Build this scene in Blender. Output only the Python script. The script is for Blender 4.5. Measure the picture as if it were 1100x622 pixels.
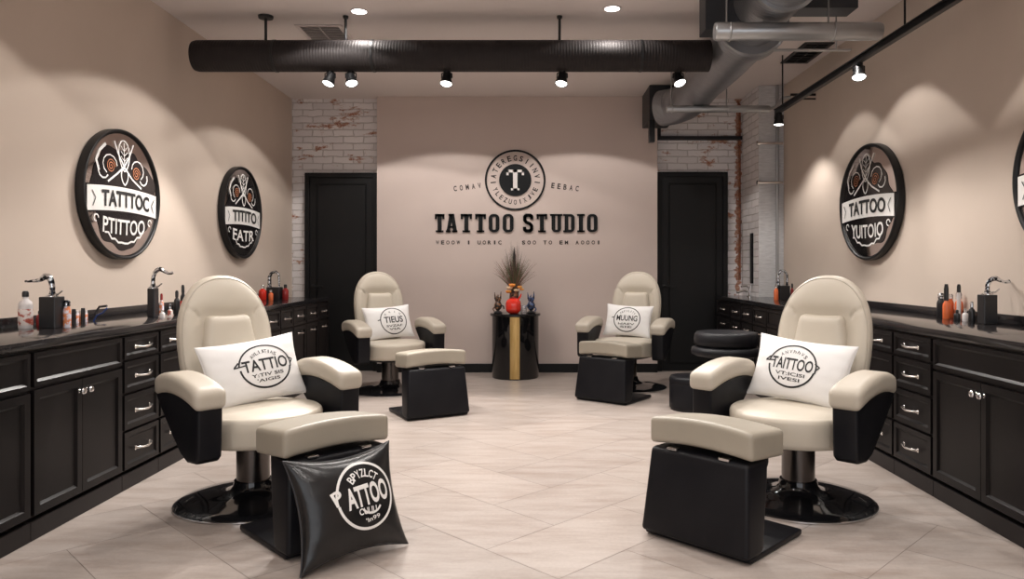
import bpy, bmesh, math, random
from mathutils import Vector, Matrix
PI = math.pi
random.seed(7)
for o in list(bpy.data.objects):
    bpy.data.objects.remove(o, do_unlink=True)
SC = bpy.context.scene
COL = SC.collection

# ------------------------------------------------------------------ camera, world, exposure
cam_d = bpy.data.cameras.new('camera')
cam = bpy.data.objects.new('camera', cam_d); COL.objects.link(cam)
cam.location = (0, 0, 1.2)
cam.rotation_euler = (PI/2, 0, 0)
cam_d.sensor_width = 36.0
cam_d.lens = 36.0*800/1100
cam_d.shift_x = -22/1100
cam_d.shift_y = -24/1100
cam_d.clip_start = 0.05
SC.camera = cam
w = bpy.data.worlds.new('world'); SC.world = w; w.use_nodes = True
w.node_tree.nodes['Background'].inputs[0].default_value = (0.9, 0.92, 1.0, 1)
w.node_tree.nodes['Background'].inputs[1].default_value = 0.3
SC.view_settings.view_transform = 'Standard'
SC.view_settings.look = 'None'
SC.view_settings.gamma = 1
SC.view_settings.use_curve_mapping = False
SC.view_settings.exposure = 0.0
try:
    SC.cycles.use_denoising = True
    SC.cycles.max_bounces = 8
    SC.cycles.diffuse_bounces = 5
    SC.cycles.sample_clamp_indirect = 4.0
except Exception:
    pass
DOWNLIGHT_W = 90.0      # each recessed ceiling lamp
PIPE_SPOT_W = 105.0      # each spotlight under the pipe
TRACK_SPOT_W = 40.0     # each head on the wall track
WARM = (1.0, 0.945, 0.895)
# area light added as soft ambient fill, behind an invented rear window opening
_a = bpy.data.lights.new('added_fill_light', 'AREA'); _a.shape = 'RECTANGLE'; _a.size = 4.4; _a.size_y = 2.5
_a.energy = 60.0; _a.color = (0.96, 0.97, 1.0)
_ao = bpy.data.objects.new('added_fill_light', _a); COL.objects.link(_ao)
_ao.location = (0, -2.95, 1.6); _ao.rotation_euler = (PI/2, 0, 0)

# room (metres)
XL, XR = -2.79, 2.70
YB, YP = 8.64, 8.50
YR = -2.6
ZC = 3.15
CT = 0.88

# ------------------------------------------------------------------ materials
def mat(name, col=(0.5,0.5,0.5), rough=0.5, metal=0.0, **kw):
    m = bpy.data.materials.new(name); m.use_nodes = True
    b = m.node_tree.nodes['Principled BSDF']
    b.inputs['Base Color'].default_value = (*col, 1)
    b.inputs['Roughness'].default_value = rough
    b.inputs['Metallic'].default_value = metal
    for k, v in kw.items():
        b.inputs[k].default_value = v
    return m
def N(m, t, **props):
    n = m.node_tree.nodes.new(t)
    for k, v in props.items(): setattr(n, k, v)
    return n
def L(m, a, b): m.node_tree.links.new(a, b)
def bsdf(m): return m.node_tree.nodes['Principled BSDF']
def objco(m, scale=(1,1,1), rot=(0,0,0)):
    t = N(m, 'ShaderNodeTexCoord'); mp = N(m, 'ShaderNodeMapping')
    mp.inputs['Scale'].default_value = scale; mp.inputs['Rotation'].default_value = rot
    L(m, t.outputs['Object'], mp.inputs['Vector']); return mp.outputs['Vector']
def noise_mix(m, c1, c2, scale=5, lo=0.35, hi=0.65, detail=4, vec=None, bump=0, bumpscale=None):
    n = N(m, 'ShaderNodeTexNoise'); n.inputs['Scale'].default_value = scale; n.inputs['Detail'].default_value = detail
    if vec is None: vec = objco(m)
    L(m, vec, n.inputs['Vector'])
    r = N(m, 'ShaderNodeValToRGB')
    r.color_ramp.elements[0].position = lo; r.color_ramp.elements[0].color = (*c1, 1)
    r.color_ramp.elements[1].position = hi; r.color_ramp.elements[1].color = (*c2, 1)
    L(m, n.outputs['Fac'], r.inputs['Fac']); L(m, r.outputs['Color'], bsdf(m).inputs['Base Color'])
    if bump:
        n2 = N(m, 'ShaderNodeTexNoise'); n2.inputs['Scale'].default_value = bumpscale or scale*8
        L(m, vec, n2.inputs['Vector'])
        bp = N(m, 'ShaderNodeBump'); bp.inputs['Strength'].default_value = bump; bp.inputs['Distance'].default_value = 0.002
        L(m, n2.outputs['Fac'], bp.inputs['Height']); L(m, bp.outputs['Normal'], bsdf(m).inputs['Normal'])
    return r
M = {}
M['wall'] = mat('beige_wall_paint', rough=0.85)
noise_mix(M['wall'], (0.575,0.485,0.412), (0.61,0.515,0.44), scale=1.3, bump=0.15, bumpscale=120)
M['panel'] = mat('feature_wall_paint', rough=0.8)
noise_mix(M['panel'], (0.56,0.468,0.428), (0.59,0.495,0.452), scale=1.3, bump=0.12, bumpscale=120)
M['ceil'] = mat('ceiling_paint', rough=0.9)
noise_mix(M['ceil'], (0.70,0.64,0.62), (0.73,0.67,0.645), scale=1.0)
M['cream'] = mat('cream_leather', rough=0.42)
noise_mix(M['cream'], (0.53,0.478,0.395), (0.57,0.515,0.43), scale=3, bump=0.25, bumpscale=260)
M['cream_arm'] = mat('cream_arm_leather', rough=0.40)
noise_mix(M['cream_arm'], (0.45,0.405,0.335), (0.49,0.44,0.37), scale=3, bump=0.25, bumpscale=260)
M['taupe'] = mat('taupe_leather', rough=0.42)
noise_mix(M['taupe'], (0.32,0.287,0.232), (0.355,0.318,0.258), scale=3, bump=0.25, bumpscale=260)
M['black_leather'] = mat('black_leather', rough=0.42)
noise_mix(M['black_leather'], (0.006,0.006,0.008), (0.010,0.010,0.012), scale=4, bump=0.25, bumpscale=220)
M['black_vinyl'] = mat('black_pillow_leather', rough=0.28)
noise_mix(M['black_vinyl'], (0.006,0.006,0.007), (0.010,0.010,0.011), scale=9, bump=0.5, bumpscale=35)
M['black_gloss'] = mat('black_gloss', (0.006,0.006,0.007), 0.06)
M['black_gloss'].node_tree.nodes['Principled BSDF'].inputs['Specular IOR Level'].default_value = 0.5
M['black_metal'] = mat('black_metal', (0.012,0.012,0.013), 0.4, 0.3)
M['black_pipe'] = mat('dark_duct_metal', (0.026,0.022,0.022), 0.55, 0.3)
M['galv'] = mat('galvanised_duct', (0.30,0.31,0.33), 0.36, 0.9)
def spiral(m, axis, freq, strength, r0=0.32, r1=0.55):
    v = objco(m, (1,1,1))
    wv = N(m, 'ShaderNodeTexWave'); wv.bands_direction = axis; wv.inputs['Scale'].default_value = freq
    wv.inputs['Distortion'].default_value = 0.6; wv.inputs['Detail'].default_value = 1
    L(m, v, wv.inputs['Vector'])
    bp = N(m, 'ShaderNodeBump'); bp.inputs['Strength'].default_value = strength; bp.inputs['Distance'].default_value = 0.004
    L(m, wv.outputs['Fac'], bp.inputs['Height']); L(m, bp.outputs['Normal'], bsdf(m).inputs['Normal'])
    n = N(m, 'ShaderNodeTexNoise'); n.inputs['Scale'].default_value = 14; L(m, v, n.inputs['Vector'])
    r = N(m, 'ShaderNodeMapRange'); r.inputs['To Min'].default_value = r0; r.inputs['To Max'].default_value = r1
    L(m, n.outputs['Fac'], r.inputs['Value']); L(m, r.outputs['Result'], bsdf(m).inputs['Roughness'])
spiral(M['black_pipe'], 'X', 14, 0.35, 0.5, 0.7); bsdf(M['black_pipe']).inputs['Specular IOR Level'].default_value = 0.25
spiral(M['galv'], 'Y', 10, 0.5)
M['steel'] = mat('bare_steel', (0.42,0.43,0.44), 0.35, 0.9)
M['dark_steel'] = mat('dark_sheet_steel', (0.035,0.037,0.042), 0.45, 0.5)
M['chrome'] = mat('chrome', (0.75,0.75,0.76), 0.12, 1.0)
M['chrome_etched'] = mat('etched_chrome', (0.5,0.52,0.55), 0.2, 1.0)
r_ = noise_mix(M['chrome_etched'], (0.03,0.035,0.045), (0.75,0.78,0.82), scale=55, lo=0.46, hi=0.54)
M['nickel'] = mat('brushed_nickel', (0.72,0.70,0.67), 0.25, 1.0)
M['pedestal'] = mat('pedestal_metal', (0.10,0.09,0.085), 0.25, 1.0)
M['cab'] = mat('black_cabinet_lacquer', rough=0.36)
noise_mix(M['cab'], (0.005,0.0043,0.0045), (0.008,0.0065,0.007), scale=3)
M['plinth'] = mat('plinth_paint', (0.018,0.015,0.015), 0.45)
M['stone'] = mat('black_polished_stone', rough=0.13)
noise_mix(M['stone'], (0.012,0.011,0.012), (0.024,0.022,0.023), scale=30)
M['door'] = mat('black_door_paint', (0.005,0.005,0.0055), 0.5)
bsdf(M['door']).inputs['Specular IOR Level'].default_value = 0.3
for k_ in ('cab','black_leather','plinth'): bsdf(M[k_]).inputs['Specular IOR Level'].default_value = 0.2
M['print_black'] = mat('black_print', (0.012,0.012,0.013), 0.6)
M['print_white'] = mat('white_print', (0.85,0.84,0.82), 0.5)
M['print_gray'] = mat('soft_black_print', (0.05,0.04,0.038), 0.7)
M['print_red'] = mat('copper_print', (0.45,0.17,0.08), 0.4)
M['sign'] = mat('sign_black', (0.008,0.009,0.010), 0.6)
bsdf(M['sign']).inputs['Specular IOR Level'].default_value = 0.2
M['sign_white'] = mat('sign_white', (0.72,0.68,0.66), 0.4)
M['pillow'] = mat('white_satin', rough=0.45)
noise_mix(M['pillow'], (0.80,0.79,0.78), (0.84,0.83,0.82), scale=5, bump=0.3, bumpscale=18)
M['piping'] = mat('dark_piping', (0.03,0.03,0.035), 0.5)
M['gold'] = mat('brushed_gold', rough=0.38, metal=0.85)
noise_mix(M['gold'], (0.48,0.31,0.11), (0.58,0.39,0.16), scale=6, vec=objco(M['gold'], (8,8,1)))
M['mirror'] = mat('plaque_mirror', (0.80,0.74,0.71), 0.05, 1.0)
M['plaque_black'] = mat('plaque_black_enamel', (0.012,0.010,0.011), 0.13)
M['shaded_face'] = mat('shaded_column_face', rough=0.6)  # shade on the pier's white brick front, put into the colour
noise_mix(M['shaded_face'], (0.50,0.50,0.51), (0.62,0.62,0.63), scale=12, vec=objco(M['shaded_face'], (1,1,6)))
M['rust'] = mat('rusty_pipe', rough=0.7)
noise_mix(M['rust'], (0.10,0.035,0.02), (0.28,0.10,0.045), scale=20)
def emis(name, col, s):
    m = mat(name, col, 0.5); b = bsdf(m)
    b.inputs['Emission Color'].default_value = (*col, 1); b.inputs['Emission Strength'].default_value = s
    return m
M['lamp'] = emis('lamp_lens', (1.0,0.96,0.92), 6.0)
M['vent_white'] = mat('vent_enamel', (0.62,0.56,0.54), 0.5)
M['vent_dark'] = mat('vent_interior', (0.02,0.02,0.02), 0.8)
def liquid(name, col): return mat(name, col, 0.12, 0.0)
M['red_gloss'] = liquid('red_gloss', (0.70,0.035,0.02))
M['orange_gloss'] = liquid('orange_liquid', (0.75,0.17,0.06))
M['deepred'] = liquid('deep_red_glass', (0.30,0.03,0.03))
M['white_plastic'] = mat('white_plastic', (0.72,0.68,0.67), 0.35)
M['pink_label'] = mat('patterned_label', rough=0.45)
noise_mix(M['pink_label'], (0.45,0.09,0.06), (0.80,0.72,0.68), scale=38, lo=0.42, hi=0.52)
M['orange_label'] = mat('orange_label', rough=0.45)
noise_mix(M['orange_label'], (0.75,0.25,0.10), (0.75,0.72,0.80), scale=42, lo=0.45, hi=0.55)
M['dark_plastic'] = mat('dark_plastic', (0.015,0.015,0.017), 0.3)
M['blue_gloss'] = mat('blue_enamel', (0.03,0.07,0.25), 0.25)
M['navy_mottle'] = mat('navy_ornament', rough=0.3)
noise_mix(M['navy_mottle'], (0.012,0.013,0.02), (0.10,0.15,0.32), scale=35, lo=0.45, hi=0.65)
M['bronze_mottle'] = mat('bronze_ornament', rough=0.35)
noise_mix(M['bronze_mottle'], (0.015,0.014,0.014), (0.38,0.17,0.08), scale=35, lo=0.48, hi=0.68)
M['clear'] = mat('clear_glass', (0.9,0.9,0.92), 0.05, 0.0)
bsdf(M['clear']).inputs['Transmission Weight'].default_value = 0.9
M['petal'] = mat('orange_petal', rough=0.5)
noise_mix(M['petal'], (0.80,0.16,0.03), (0.85,0.45,0.08), scale=30)
M['petal_y'] = mat('pale_petal', (0.75,0.55,0.35), 0.5)
M['grass_g'] = mat('olive_grass', (0.10,0.11,0.05), 0.6)
M['grass_b'] = mat('russet_grass', (0.22,0.10,0.08), 0.6)
M['grass_d'] = mat('dark_grass', (0.025,0.02,0.02), 0.6)

# white painted brick with patches where the brick shows
def brick_mat(name, worn=True):
    m = mat(name, rough=0.75)
    t = N(m, 'ShaderNodeTexCoord'); s = N(m, 'ShaderNodeSeparateXYZ'); L(m, t.outputs['Object'], s.inputs[0])
    a = N(m, 'ShaderNodeMath', operation='ADD'); L(m, s.outputs['X'], a.inputs[0]); L(m, s.outputs['Y'], a.inputs[1])
    c = N(m, 'ShaderNodeCombineXYZ'); L(m, a.outputs[0], c.inputs['X']); L(m, s.outputs['Z'], c.inputs['Y'])
    # hand-laid courses waver a little
    nz = N(m, 'ShaderNodeTexNoise'); nz.inputs['Scale'].default_value = 9; L(m, c.outputs[0], nz.inputs['Vector'])
    vm = N(m, 'ShaderNodeVectorMath', operation='MULTIPLY_ADD')
    L(m, nz.outputs['Color'], vm.inputs[0]); vm.inputs[1].default_value = (0.035,0.025,0); L(m, c.outputs[0], vm.inputs[2])
    b = N(m, 'ShaderNodeTexBrick')
    b.inputs['Scale'].default_value = 1.0; b.inputs['Brick Width'].default_value = 0.235
    b.inputs['Row Height'].default_value = 0.078; b.inputs['Mortar Size'].default_value = 0.007
    b.inputs['Mortar Smooth'].default_value = 0.5
    b.inputs['Color1'].default_value = (0.82,0.79,0.79,1); b.inputs['Color2'].default_value = (0.70,0.67,0.675,1)
    b.inputs['Mortar'].default_value = (0.55,0.51,0.50,1)
    L(m, vm.outputs[0], b.inputs['Vector'])
    last = b.outputs['Color']
    if worn:
        n = N(m, 'ShaderNodeTexNoise'); n.inputs['Scale'].default_value = 3.2; n.inputs['Detail'].default_value = 6
        n.inputs['Roughness'].default_value = 0.75
        mp = N(m, 'ShaderNodeMapping'); mp.inputs['Scale'].default_value = (0.8, 1.8, 1); mp.inputs['Location'].default_value = (5.3, 0.4, 0)
        L(m, c.outputs[0], mp.inputs['Vector']); L(m, mp.outputs[0], n.inputs['Vector'])
        r = N(m, 'ShaderNodeValToRGB'); r.color_ramp.elements[0].position = 0.56; r.color_ramp.elements[1].position = 0.61
        L(m, n.outputs['Fac'], r.inputs['Fac'])
        # a long worn streak beside the rusty pipe
        n2 = N(m, 'ShaderNodeTexNoise'); n2.inputs['Scale'].default_value = 16; n2.inputs['Detail'].default_value = 4; L(m, c.outputs[0], n2.inputs['Vector'])
        d = N(m, 'ShaderNodeMath', operation='SUBTRACT'); L(m, s.outputs['X'], d.inputs[0]); d.inputs[1].default_value = 2.385
        ab = N(m, 'ShaderNodeMath', operation='ABSOLUTE'); L(m, d.outputs[0], ab.inputs[0])
        mr = N(m, 'ShaderNodeMapRange'); mr.inputs['From Min'].default_value = 0.01; mr.inputs['From Max'].default_value = 0.11
        mr.inputs['To Min'].default_value = 0.62; mr.inputs['To Max'].default_value = 0.0; L(m, ab.outputs[0], mr.inputs['Value'])
        ad = N(m, 'ShaderNodeMath', operation='ADD'); L(m, mr.outputs[0], ad.inputs[0]); L(m, n2.outputs['Fac'], ad.inputs[1])
        r2 = N(m, 'ShaderNodeMapRange'); r2.inputs['From Min'].default_value = 0.98; r2.inputs['From Max'].default_value = 1.05
        L(m, ad.outputs[0], r2.inputs['Value'])
        mx0 = N(m, 'ShaderNodeMath', operation='MAXIMUM'); L(m, r.outputs['Color'], mx0.inputs[0]); L(m, r2.outputs[0], mx0.inputs[1])
        n3 = N(m, 'ShaderNodeTexNoise'); n3.inputs['Scale'].default_value = 40; L(m, c.outputs[0], n3.inputs['Vector'])
        r3 = N(m, 'ShaderNodeValToRGB')
        r3.color_ramp.elements[0].position = 0.4; r3.color_ramp.elements[0].color = (0.33,0.13,0.08,1)
        r3.color_ramp.elements[1].position = 0.6; r3.color_ramp.elements[1].color = (0.46,0.28,0.20,1)
        L(m, n3.outputs['Fac'], r3.inputs['Fac'])
        mx = N(m, 'ShaderNodeMix', data_type='RGBA')
        L(m, mx0.outputs[0], mx.inputs['Factor']); L(m, last, mx.inputs[6]); L(m, r3.outputs['Color'], mx.inputs[7])
        last = mx.outputs[2]
    L(m, last, bsdf(m).inputs['Base Color'])
    n4 = N(m, 'ShaderNodeTexNoise'); n4.inputs['Scale'].default_value = 45; L(m, c.outputs[0], n4.inputs['Vector'])
    sub = N(m, 'ShaderNodeMath', operation='MULTIPLY_ADD'); L(m, n4.outputs['Fac'], sub.inputs[0]); sub.inputs[1].default_value = 0.5
    iv = N(m, 'ShaderNodeMath', operation='SUBTRACT'); iv.inputs[0].default_value = 1.0; L(m, b.outputs['Fac'], iv.inputs[1])
    L(m, iv.outputs[0], sub.inputs[2])
    bp = N(m, 'ShaderNodeBump'); bp.inputs['Strength'].default_value = 0.8; bp.inputs['Distance'].default_value = 0.008
    L(m, sub.outputs[0], bp.inputs['Height']); L(m, bp.outputs['Normal'], bsdf(m).inputs['Normal'])
    return m
M['brick'] = brick_mat('white_painted_brick')
M['brick_clean'] = brick_mat('white_painted_brick_clean', False)

# travertine tile: per-tile tone from a vertex attribute, veins from noise
m = M['tile'] = mat('travertine_tile', rough=0.34)
at = N(m, 'ShaderNodeAttribute'); at.attribute_name = 'tone'
vec = objco(m, (1.0, 5.0, 1.0), (0, 0, PI/4))
n1 = N(m, 'ShaderNodeTexNoise'); n1.inputs['Scale'].default_value = 2.2; n1.inputs['Detail'].default_value = 8; n1.inputs['Roughness'].default_value = 0.65
L(m, vec, n1.inputs['Vector'])
r1 = N(m, 'ShaderNodeValToRGB')
r1.color_ramp.elements[0].position = 0.30; r1.color_ramp.elements[0].color = (0.31,0.25,0.215,1)
r1.color_ramp.elements[1].position = 0.58; r1.color_ramp.elements[1].color = (0.42,0.365,0.33,1)
L(m, n1.outputs['Fac'], r1.inputs['Fac'])
n2 = N(m, 'ShaderNodeTexNoise'); n2.inputs['Scale'].default_value = 60; n2.inputs['Detail'].default_value = 3; L(m, objco(m), n2.inputs['Vector'])
mr = N(m, 'ShaderNodeMapRange'); mr.inputs['To Min'].default_value = 0.88; mr.inputs['To Max'].default_value = 1.1; L(m, n2.outputs['Fac'], mr.inputs['Value'])
mu = N(m, 'ShaderNodeMath', operation='MULTIPLY'); L(m, at.outputs['Fac'], mu.inputs[0]); L(m, mr.outputs[0], mu.inputs[1])
vm = N(m, 'ShaderNodeVectorMath', operation='SCALE'); L(m, r1.outputs['Color'], vm.inputs[0]); L(m, mu.outputs[0], vm.inputs['Scale'])
L(m, vm.outputs[0], bsdf(m).inputs['Base Color'])
M['grout'] = mat('grout', (0.25,0.21,0.185), 0.8)

# ------------------------------------------------------------------ mesh helpers
def finish(bm, name, m, parent=None, smooth=None, loc=None):
    bmesh.ops.recalc_face_normals(bm, faces=bm.faces)
    me = bpy.data.meshes.new(name); bm.to_mesh(me); bm.free()
    mats = m if isinstance(m, (list, tuple)) else [m]
    for x in mats: me.materials.append(x)
    if smooth is not None:
        for p in me.polygons: p.use_smooth = True
        me.set_sharp_from_angle(angle=math.radians(smooth))
    o = bpy.data.objects.new(name, me); COL.objects.link(o)
    if loc: o.location = loc
    if parent is not None: o.parent = parent
    return o
def thing(name, label, cat, loc=(0,0,0), rotz=0, group=None):
    o = bpy.data.objects.new(name, None); COL.objects.link(o)
    o.empty_display_size = 0.1
    o.location = loc; o.rotation_euler = (0, 0, rotz)
    return tag(o, label, cat, group)
def tag(o, label, cat, group=None):
    o['label'] = label; o['category'] = cat
    if group: o['group'] = group
    return o
def struct(o):
    o['kind'] = 'structure'; return o
def dup(root, loc, rotz, label, group=None):
    def cp(src, par):
        c = src.copy(); COL.objects.link(c)
        if par is not None: c.parent = par
        for ch in kids.get(src.name, []): cp(ch, c)
        return c
    kids = {}
    for o in bpy.data.objects:
        if o.parent is not None: kids.setdefault(o.parent.name, []).append(o)
    r = cp(root, None)
    r.location = loc; r.rotation_euler = (0, 0, rotz); r['label'] = label
    if group: r['group'] = group
    return r
def box(bm, x0, x1, y0, y1, z0, z1, bev=0, seg=2):
    r = bmesh.ops.create_cube(bm, size=1)
    vs = r['verts']
    for v in vs:
        v.co = Vector(((x0+x1)/2+v.co.x*(x1-x0), (y0+y1)/2+v.co.y*(y1-y0), (z0+z1)/2+v.co.z*(z1-z0)))
    if bev:
        es = list({e for v in vs for e in v.link_edges})
        bmesh.ops.bevel(bm, geom=es, offset=bev, segments=seg, affect='EDGES', profile=0.5)
    return vs
def obox(c, ax, ay, az, sx, sy, sz, bm):      # oriented box
    r = bmesh.ops.create_cube(bm, size=1)
    for v in r['verts']:
        v.co = c + ax*(v.co.x*sx) + ay*(v.co.y*sy) + az*(v.co.z*sz)
def lathe(bm, prof, seg=32, sx=1, sy=1, cx=0, cy=0, cz=0, M4=None, cap=True):
    rings = []
    for r, z in prof:
        if r < 1e-5:
            rings.append([bm.verts.new((cx, cy, cz+z))])
        else:
            rings.append([bm.verts.new((cx+r*sx*math.cos(2*PI*i/seg), cy+r*sy*math.sin(2*PI*i/seg), cz+z)) for i in range(seg)])
    for a, b in zip(rings, rings[1:]):
        for i in range(seg):
            j = (i+1) % seg
            if len(a) == 1 and len(b) == 1: continue
            if len(a) == 1: bm.faces.new((a[0], b[i], b[j]))
            elif len(b) == 1: bm.faces.new((a[i], a[j], b[0]))
            else: bm.faces.new((a[i], a[j], b[j], b[i]))
    if cap and len(rings[0]) > 1: bm.faces.new(rings[0])
    if cap and len(rings[-1]) > 1: bm.faces.new(rings[-1])
    if M4 is not None:
        for R in rings:
            for v in R: v.co = M4 @ v.co
def tube(bm, pts, r, seg=10, cap=True, rad=None):
    pts = [Vector(p) for p in pts]
    n = len(pts); rings = []; up = None
    for i, p in enumerate(pts):
        t = (pts[min(i+1,n-1)] - pts[max(i-1,0)]).normalized()
        if up is None:
            up = t.orthogonal().normalized()
        else:
            up = (up - t*up.dot(t)); up = up.normalized() if up.length > 1e-6 else t.orthogonal().normalized()
        s = t.cross(up)
        rr = rad[i] if rad else r
        rings.append([bm.verts.new(p + up*rr*math.cos(2*PI*k/seg) + s*rr*math.sin(2*PI*k/seg)) for k in range(seg)])
    for a, b in zip(rings, rings[1:]):
        for k in range(seg):
            j = (k+1) % seg
            bm.faces.new((a[k], a[j], b[j], b[k]))
    if cap:
        bm.faces.new(rings[0]); bm.faces.new(rings[-1])
def prism(bm, poly, a0, a1, axis='x', bev=0, seg=3):
    # poly in the other two axes; for 'x' (y,z), for 'y' (x,z), for 'z' (x,y)
    def P(u, v, a):
        return {'x': (a,u,v), 'y': (u,a,v), 'z': (u,v,a)}[axis]
    A = [bm.verts.new(P(u,v,a0)) for u, v in poly]; B = [bm.verts.new(P(u,v,a1)) for u, v in poly]
    fs = [bm.faces.new(A), bm.faces.new(B)]
    n = len(poly)
    for i in range(n):
        j = (i+1) % n
        fs.append(bm.faces.new((A[i], A[j], B[j], B[i])))
    if bev:
        bmesh.ops.recalc_face_normals(bm, faces=fs)
        es = list(fs[0].edges)+list(fs[1].edges)
        if n < 9: es = list({e for f in fs for e in f.edges})
        bmesh.ops.bevel(bm, geom=es, offset=bev, segments=seg, affect='EDGES', profile=0.5)
def rounded(bm, sx, sy, sz, r, n=10, fn=None):
    """soft box centred on the origin, made of a dense grid, then bent by fn"""
    res = bmesh.ops.create_cube(bm, size=2)
    es = list({e for v in res['verts'] for e in v.link_edges})
    bmesh.ops.subdivide_edges(bm, edges=es, cuts=n, use_grid_fill=True)
    h = Vector((sx/2, sy/2, sz/2)); inn = Vector((max(h.x-r,0), max(h.y-r,0), max(h.z-r,0)))
    vs = [v for v in bm.verts]
    for v in vs:
        p = Vector([h[k]*math.sin(max(-1,min(1,v.co[k]))*PI/2) for k in range(3)])
        q = Vector([max(-inn[k], min(inn[k], p[k])) for k in range(3)])
        d = p-q
        p = q + d.normalized()*r if d.length > 1e-7 else p
        if fn: p = Vector(fn(p))
        v.co = p

# ---- lettering
_tc = {}
def text_mesh(s, bold=0.0):
    key = (s, bold)
    if key in _tc: return _tc[key]
    cu = bpy.data.curves.new('lettering', 'FONT'); cu.body = s; cu.size = 1.0; cu.resolution_u = 4
    cu.offset = bold; cu.fill_mode = 'BOTH'
    ob = bpy.data.objects.new('lettering', cu); COL.objects.link(ob)
    dg = bpy.context.evaluated_depsgraph_get(); dg.update()
    me = bpy.data.meshes.new_from_object(ob.evaluated_get(dg))
    vs = [(v.co.x, v.co.y) for v in me.vertices]; fs = [tuple(p.vertices) for p in me.polygons]
    bpy.data.objects.remove(ob, do_unlink=True); bpy.data.curves.remove(cu); bpy.data.meshes.remove(me)
    _tc[key] = (vs, fs); return vs, fs
def put_text(bm, s, cx, cy, wdt, hgt, bold=0.0, rot=0.0, fn=None, fine=0.02, midx=0, map3=None):
    """text of given size centred at (cx,cy) in a 2-D plane; map3 turns (x,y) into 3-D"""
    vs, fs = text_mesh(s, bold)
    if not vs: return
    x0 = min(v[0] for v in vs); x1 = max(v[0] for v in vs); y0 = min(v[1] for v in vs); y1 = max(v[1] for v in vs)
    t = bmesh.new(); V = []
    c, sn = math.cos(rot), math.sin(rot)
    for x, y in vs:
        u = ((x-x0)/(x1-x0)-0.5)*wdt; v = ((y-y0)/max(y1-y0,1e-6)-0.5)*hgt
        if fn: u, v = fn(u, v)
        V.append(t.verts.new((cx+u*c-v*sn, cy+u*sn+v*c, 0)))
    for f in fs:
        try: t.faces.new([V[i] for i in f])
        except ValueError: pass
    bmesh.ops.triangulate(t, faces=t.faces)
    for _ in range(4):
        le = [e for e in t.edges if e.calc_length() > fine]
        if not le: break
        bmesh.ops.subdivide_edges(t, edges=le, cuts=1)
        bmesh.ops.triangulate(t, faces=[f for f in t.faces if len(f.verts) > 3])
    vm = {v: bm.verts.new(map3(v.co.x, v.co.y)) for v in t.verts}
    for f in t.faces:
        try:
            nf = bm.faces.new([vm[v] for v in f.verts]); nf.material_index = midx
        except ValueError: pass
    t.free()
def arc_text(bm, s, cx, cy, R, a0, a1, ch_w, ch_h, map3, bold=0.02, flip=False):
    n = len(s)
    for i, chh in enumerate(s):
        if chh == ' ': continue
        a = a0 + (a1-a0)*(i/(n-1) if n > 1 else 0.5)
        wd = ch_w*(0.3 if chh in 'I1l' else 1)
        put_text(bm, chh, cx+R*math.cos(a), cy+R*math.sin(a), wd, ch_h, bold, (a-PI/2) if not flip else (a+PI/2), map3=map3)
def ring2(bm, cx, cy, rx, ry, wd, map3, a0=0, a1=2*PI, seg=72, midx=0):
    full = abs(a1-a0-2*PI) < 1e-6
    A = []; B = []
    cnt = seg if full else seg+1
    for i in range(cnt):
        a = a0+(a1-a0)*i/seg
        A.append(bm.verts.new(map3(cx+(rx-wd/2)*math.cos(a), cy+(ry-wd/2)*math.sin(a))))
        B.append(bm.verts.new(map3(cx+(rx+wd/2)*math.cos(a), cy+(ry+wd/2)*math.sin(a))))
    for i in range(seg):
        j = (i+1) % cnt
        f = bm.faces.new((A[i], A[j], B[j], B[i])); f.material_index = midx
def stroke2(bm, pts, wd, map3, midx=0, sub=4):
    P = []
    for (x0,y0),(x1,y1) in zip(pts, pts[1:]):
        for k in range(sub): P.append((x0+(x1-x0)*k/sub, y0+(y1-y0)*k/sub))
    P.append(pts[-1]); n = len(P); A = []; B = []
    for i in range(n):
        a = P[max(i-1,0)]; b = P[min(i+1,n-1)]
        dx, dy = b[0]-a[0], b[1]-a[1]; l = math.hypot(dx,dy) or 1
        nx, ny = -dy/l*wd/2, dx/l*wd/2
        A.append(bm.verts.new(map3(P[i][0]+nx, P[i][1]+ny))); B.append(bm.verts.new(map3(P[i][0]-nx, P[i][1]-ny)))
    for i in range(n-1):
        f = bm.faces.new((A[i],A[i+1],B[i+1],B[i])); f.material_index = midx

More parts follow.
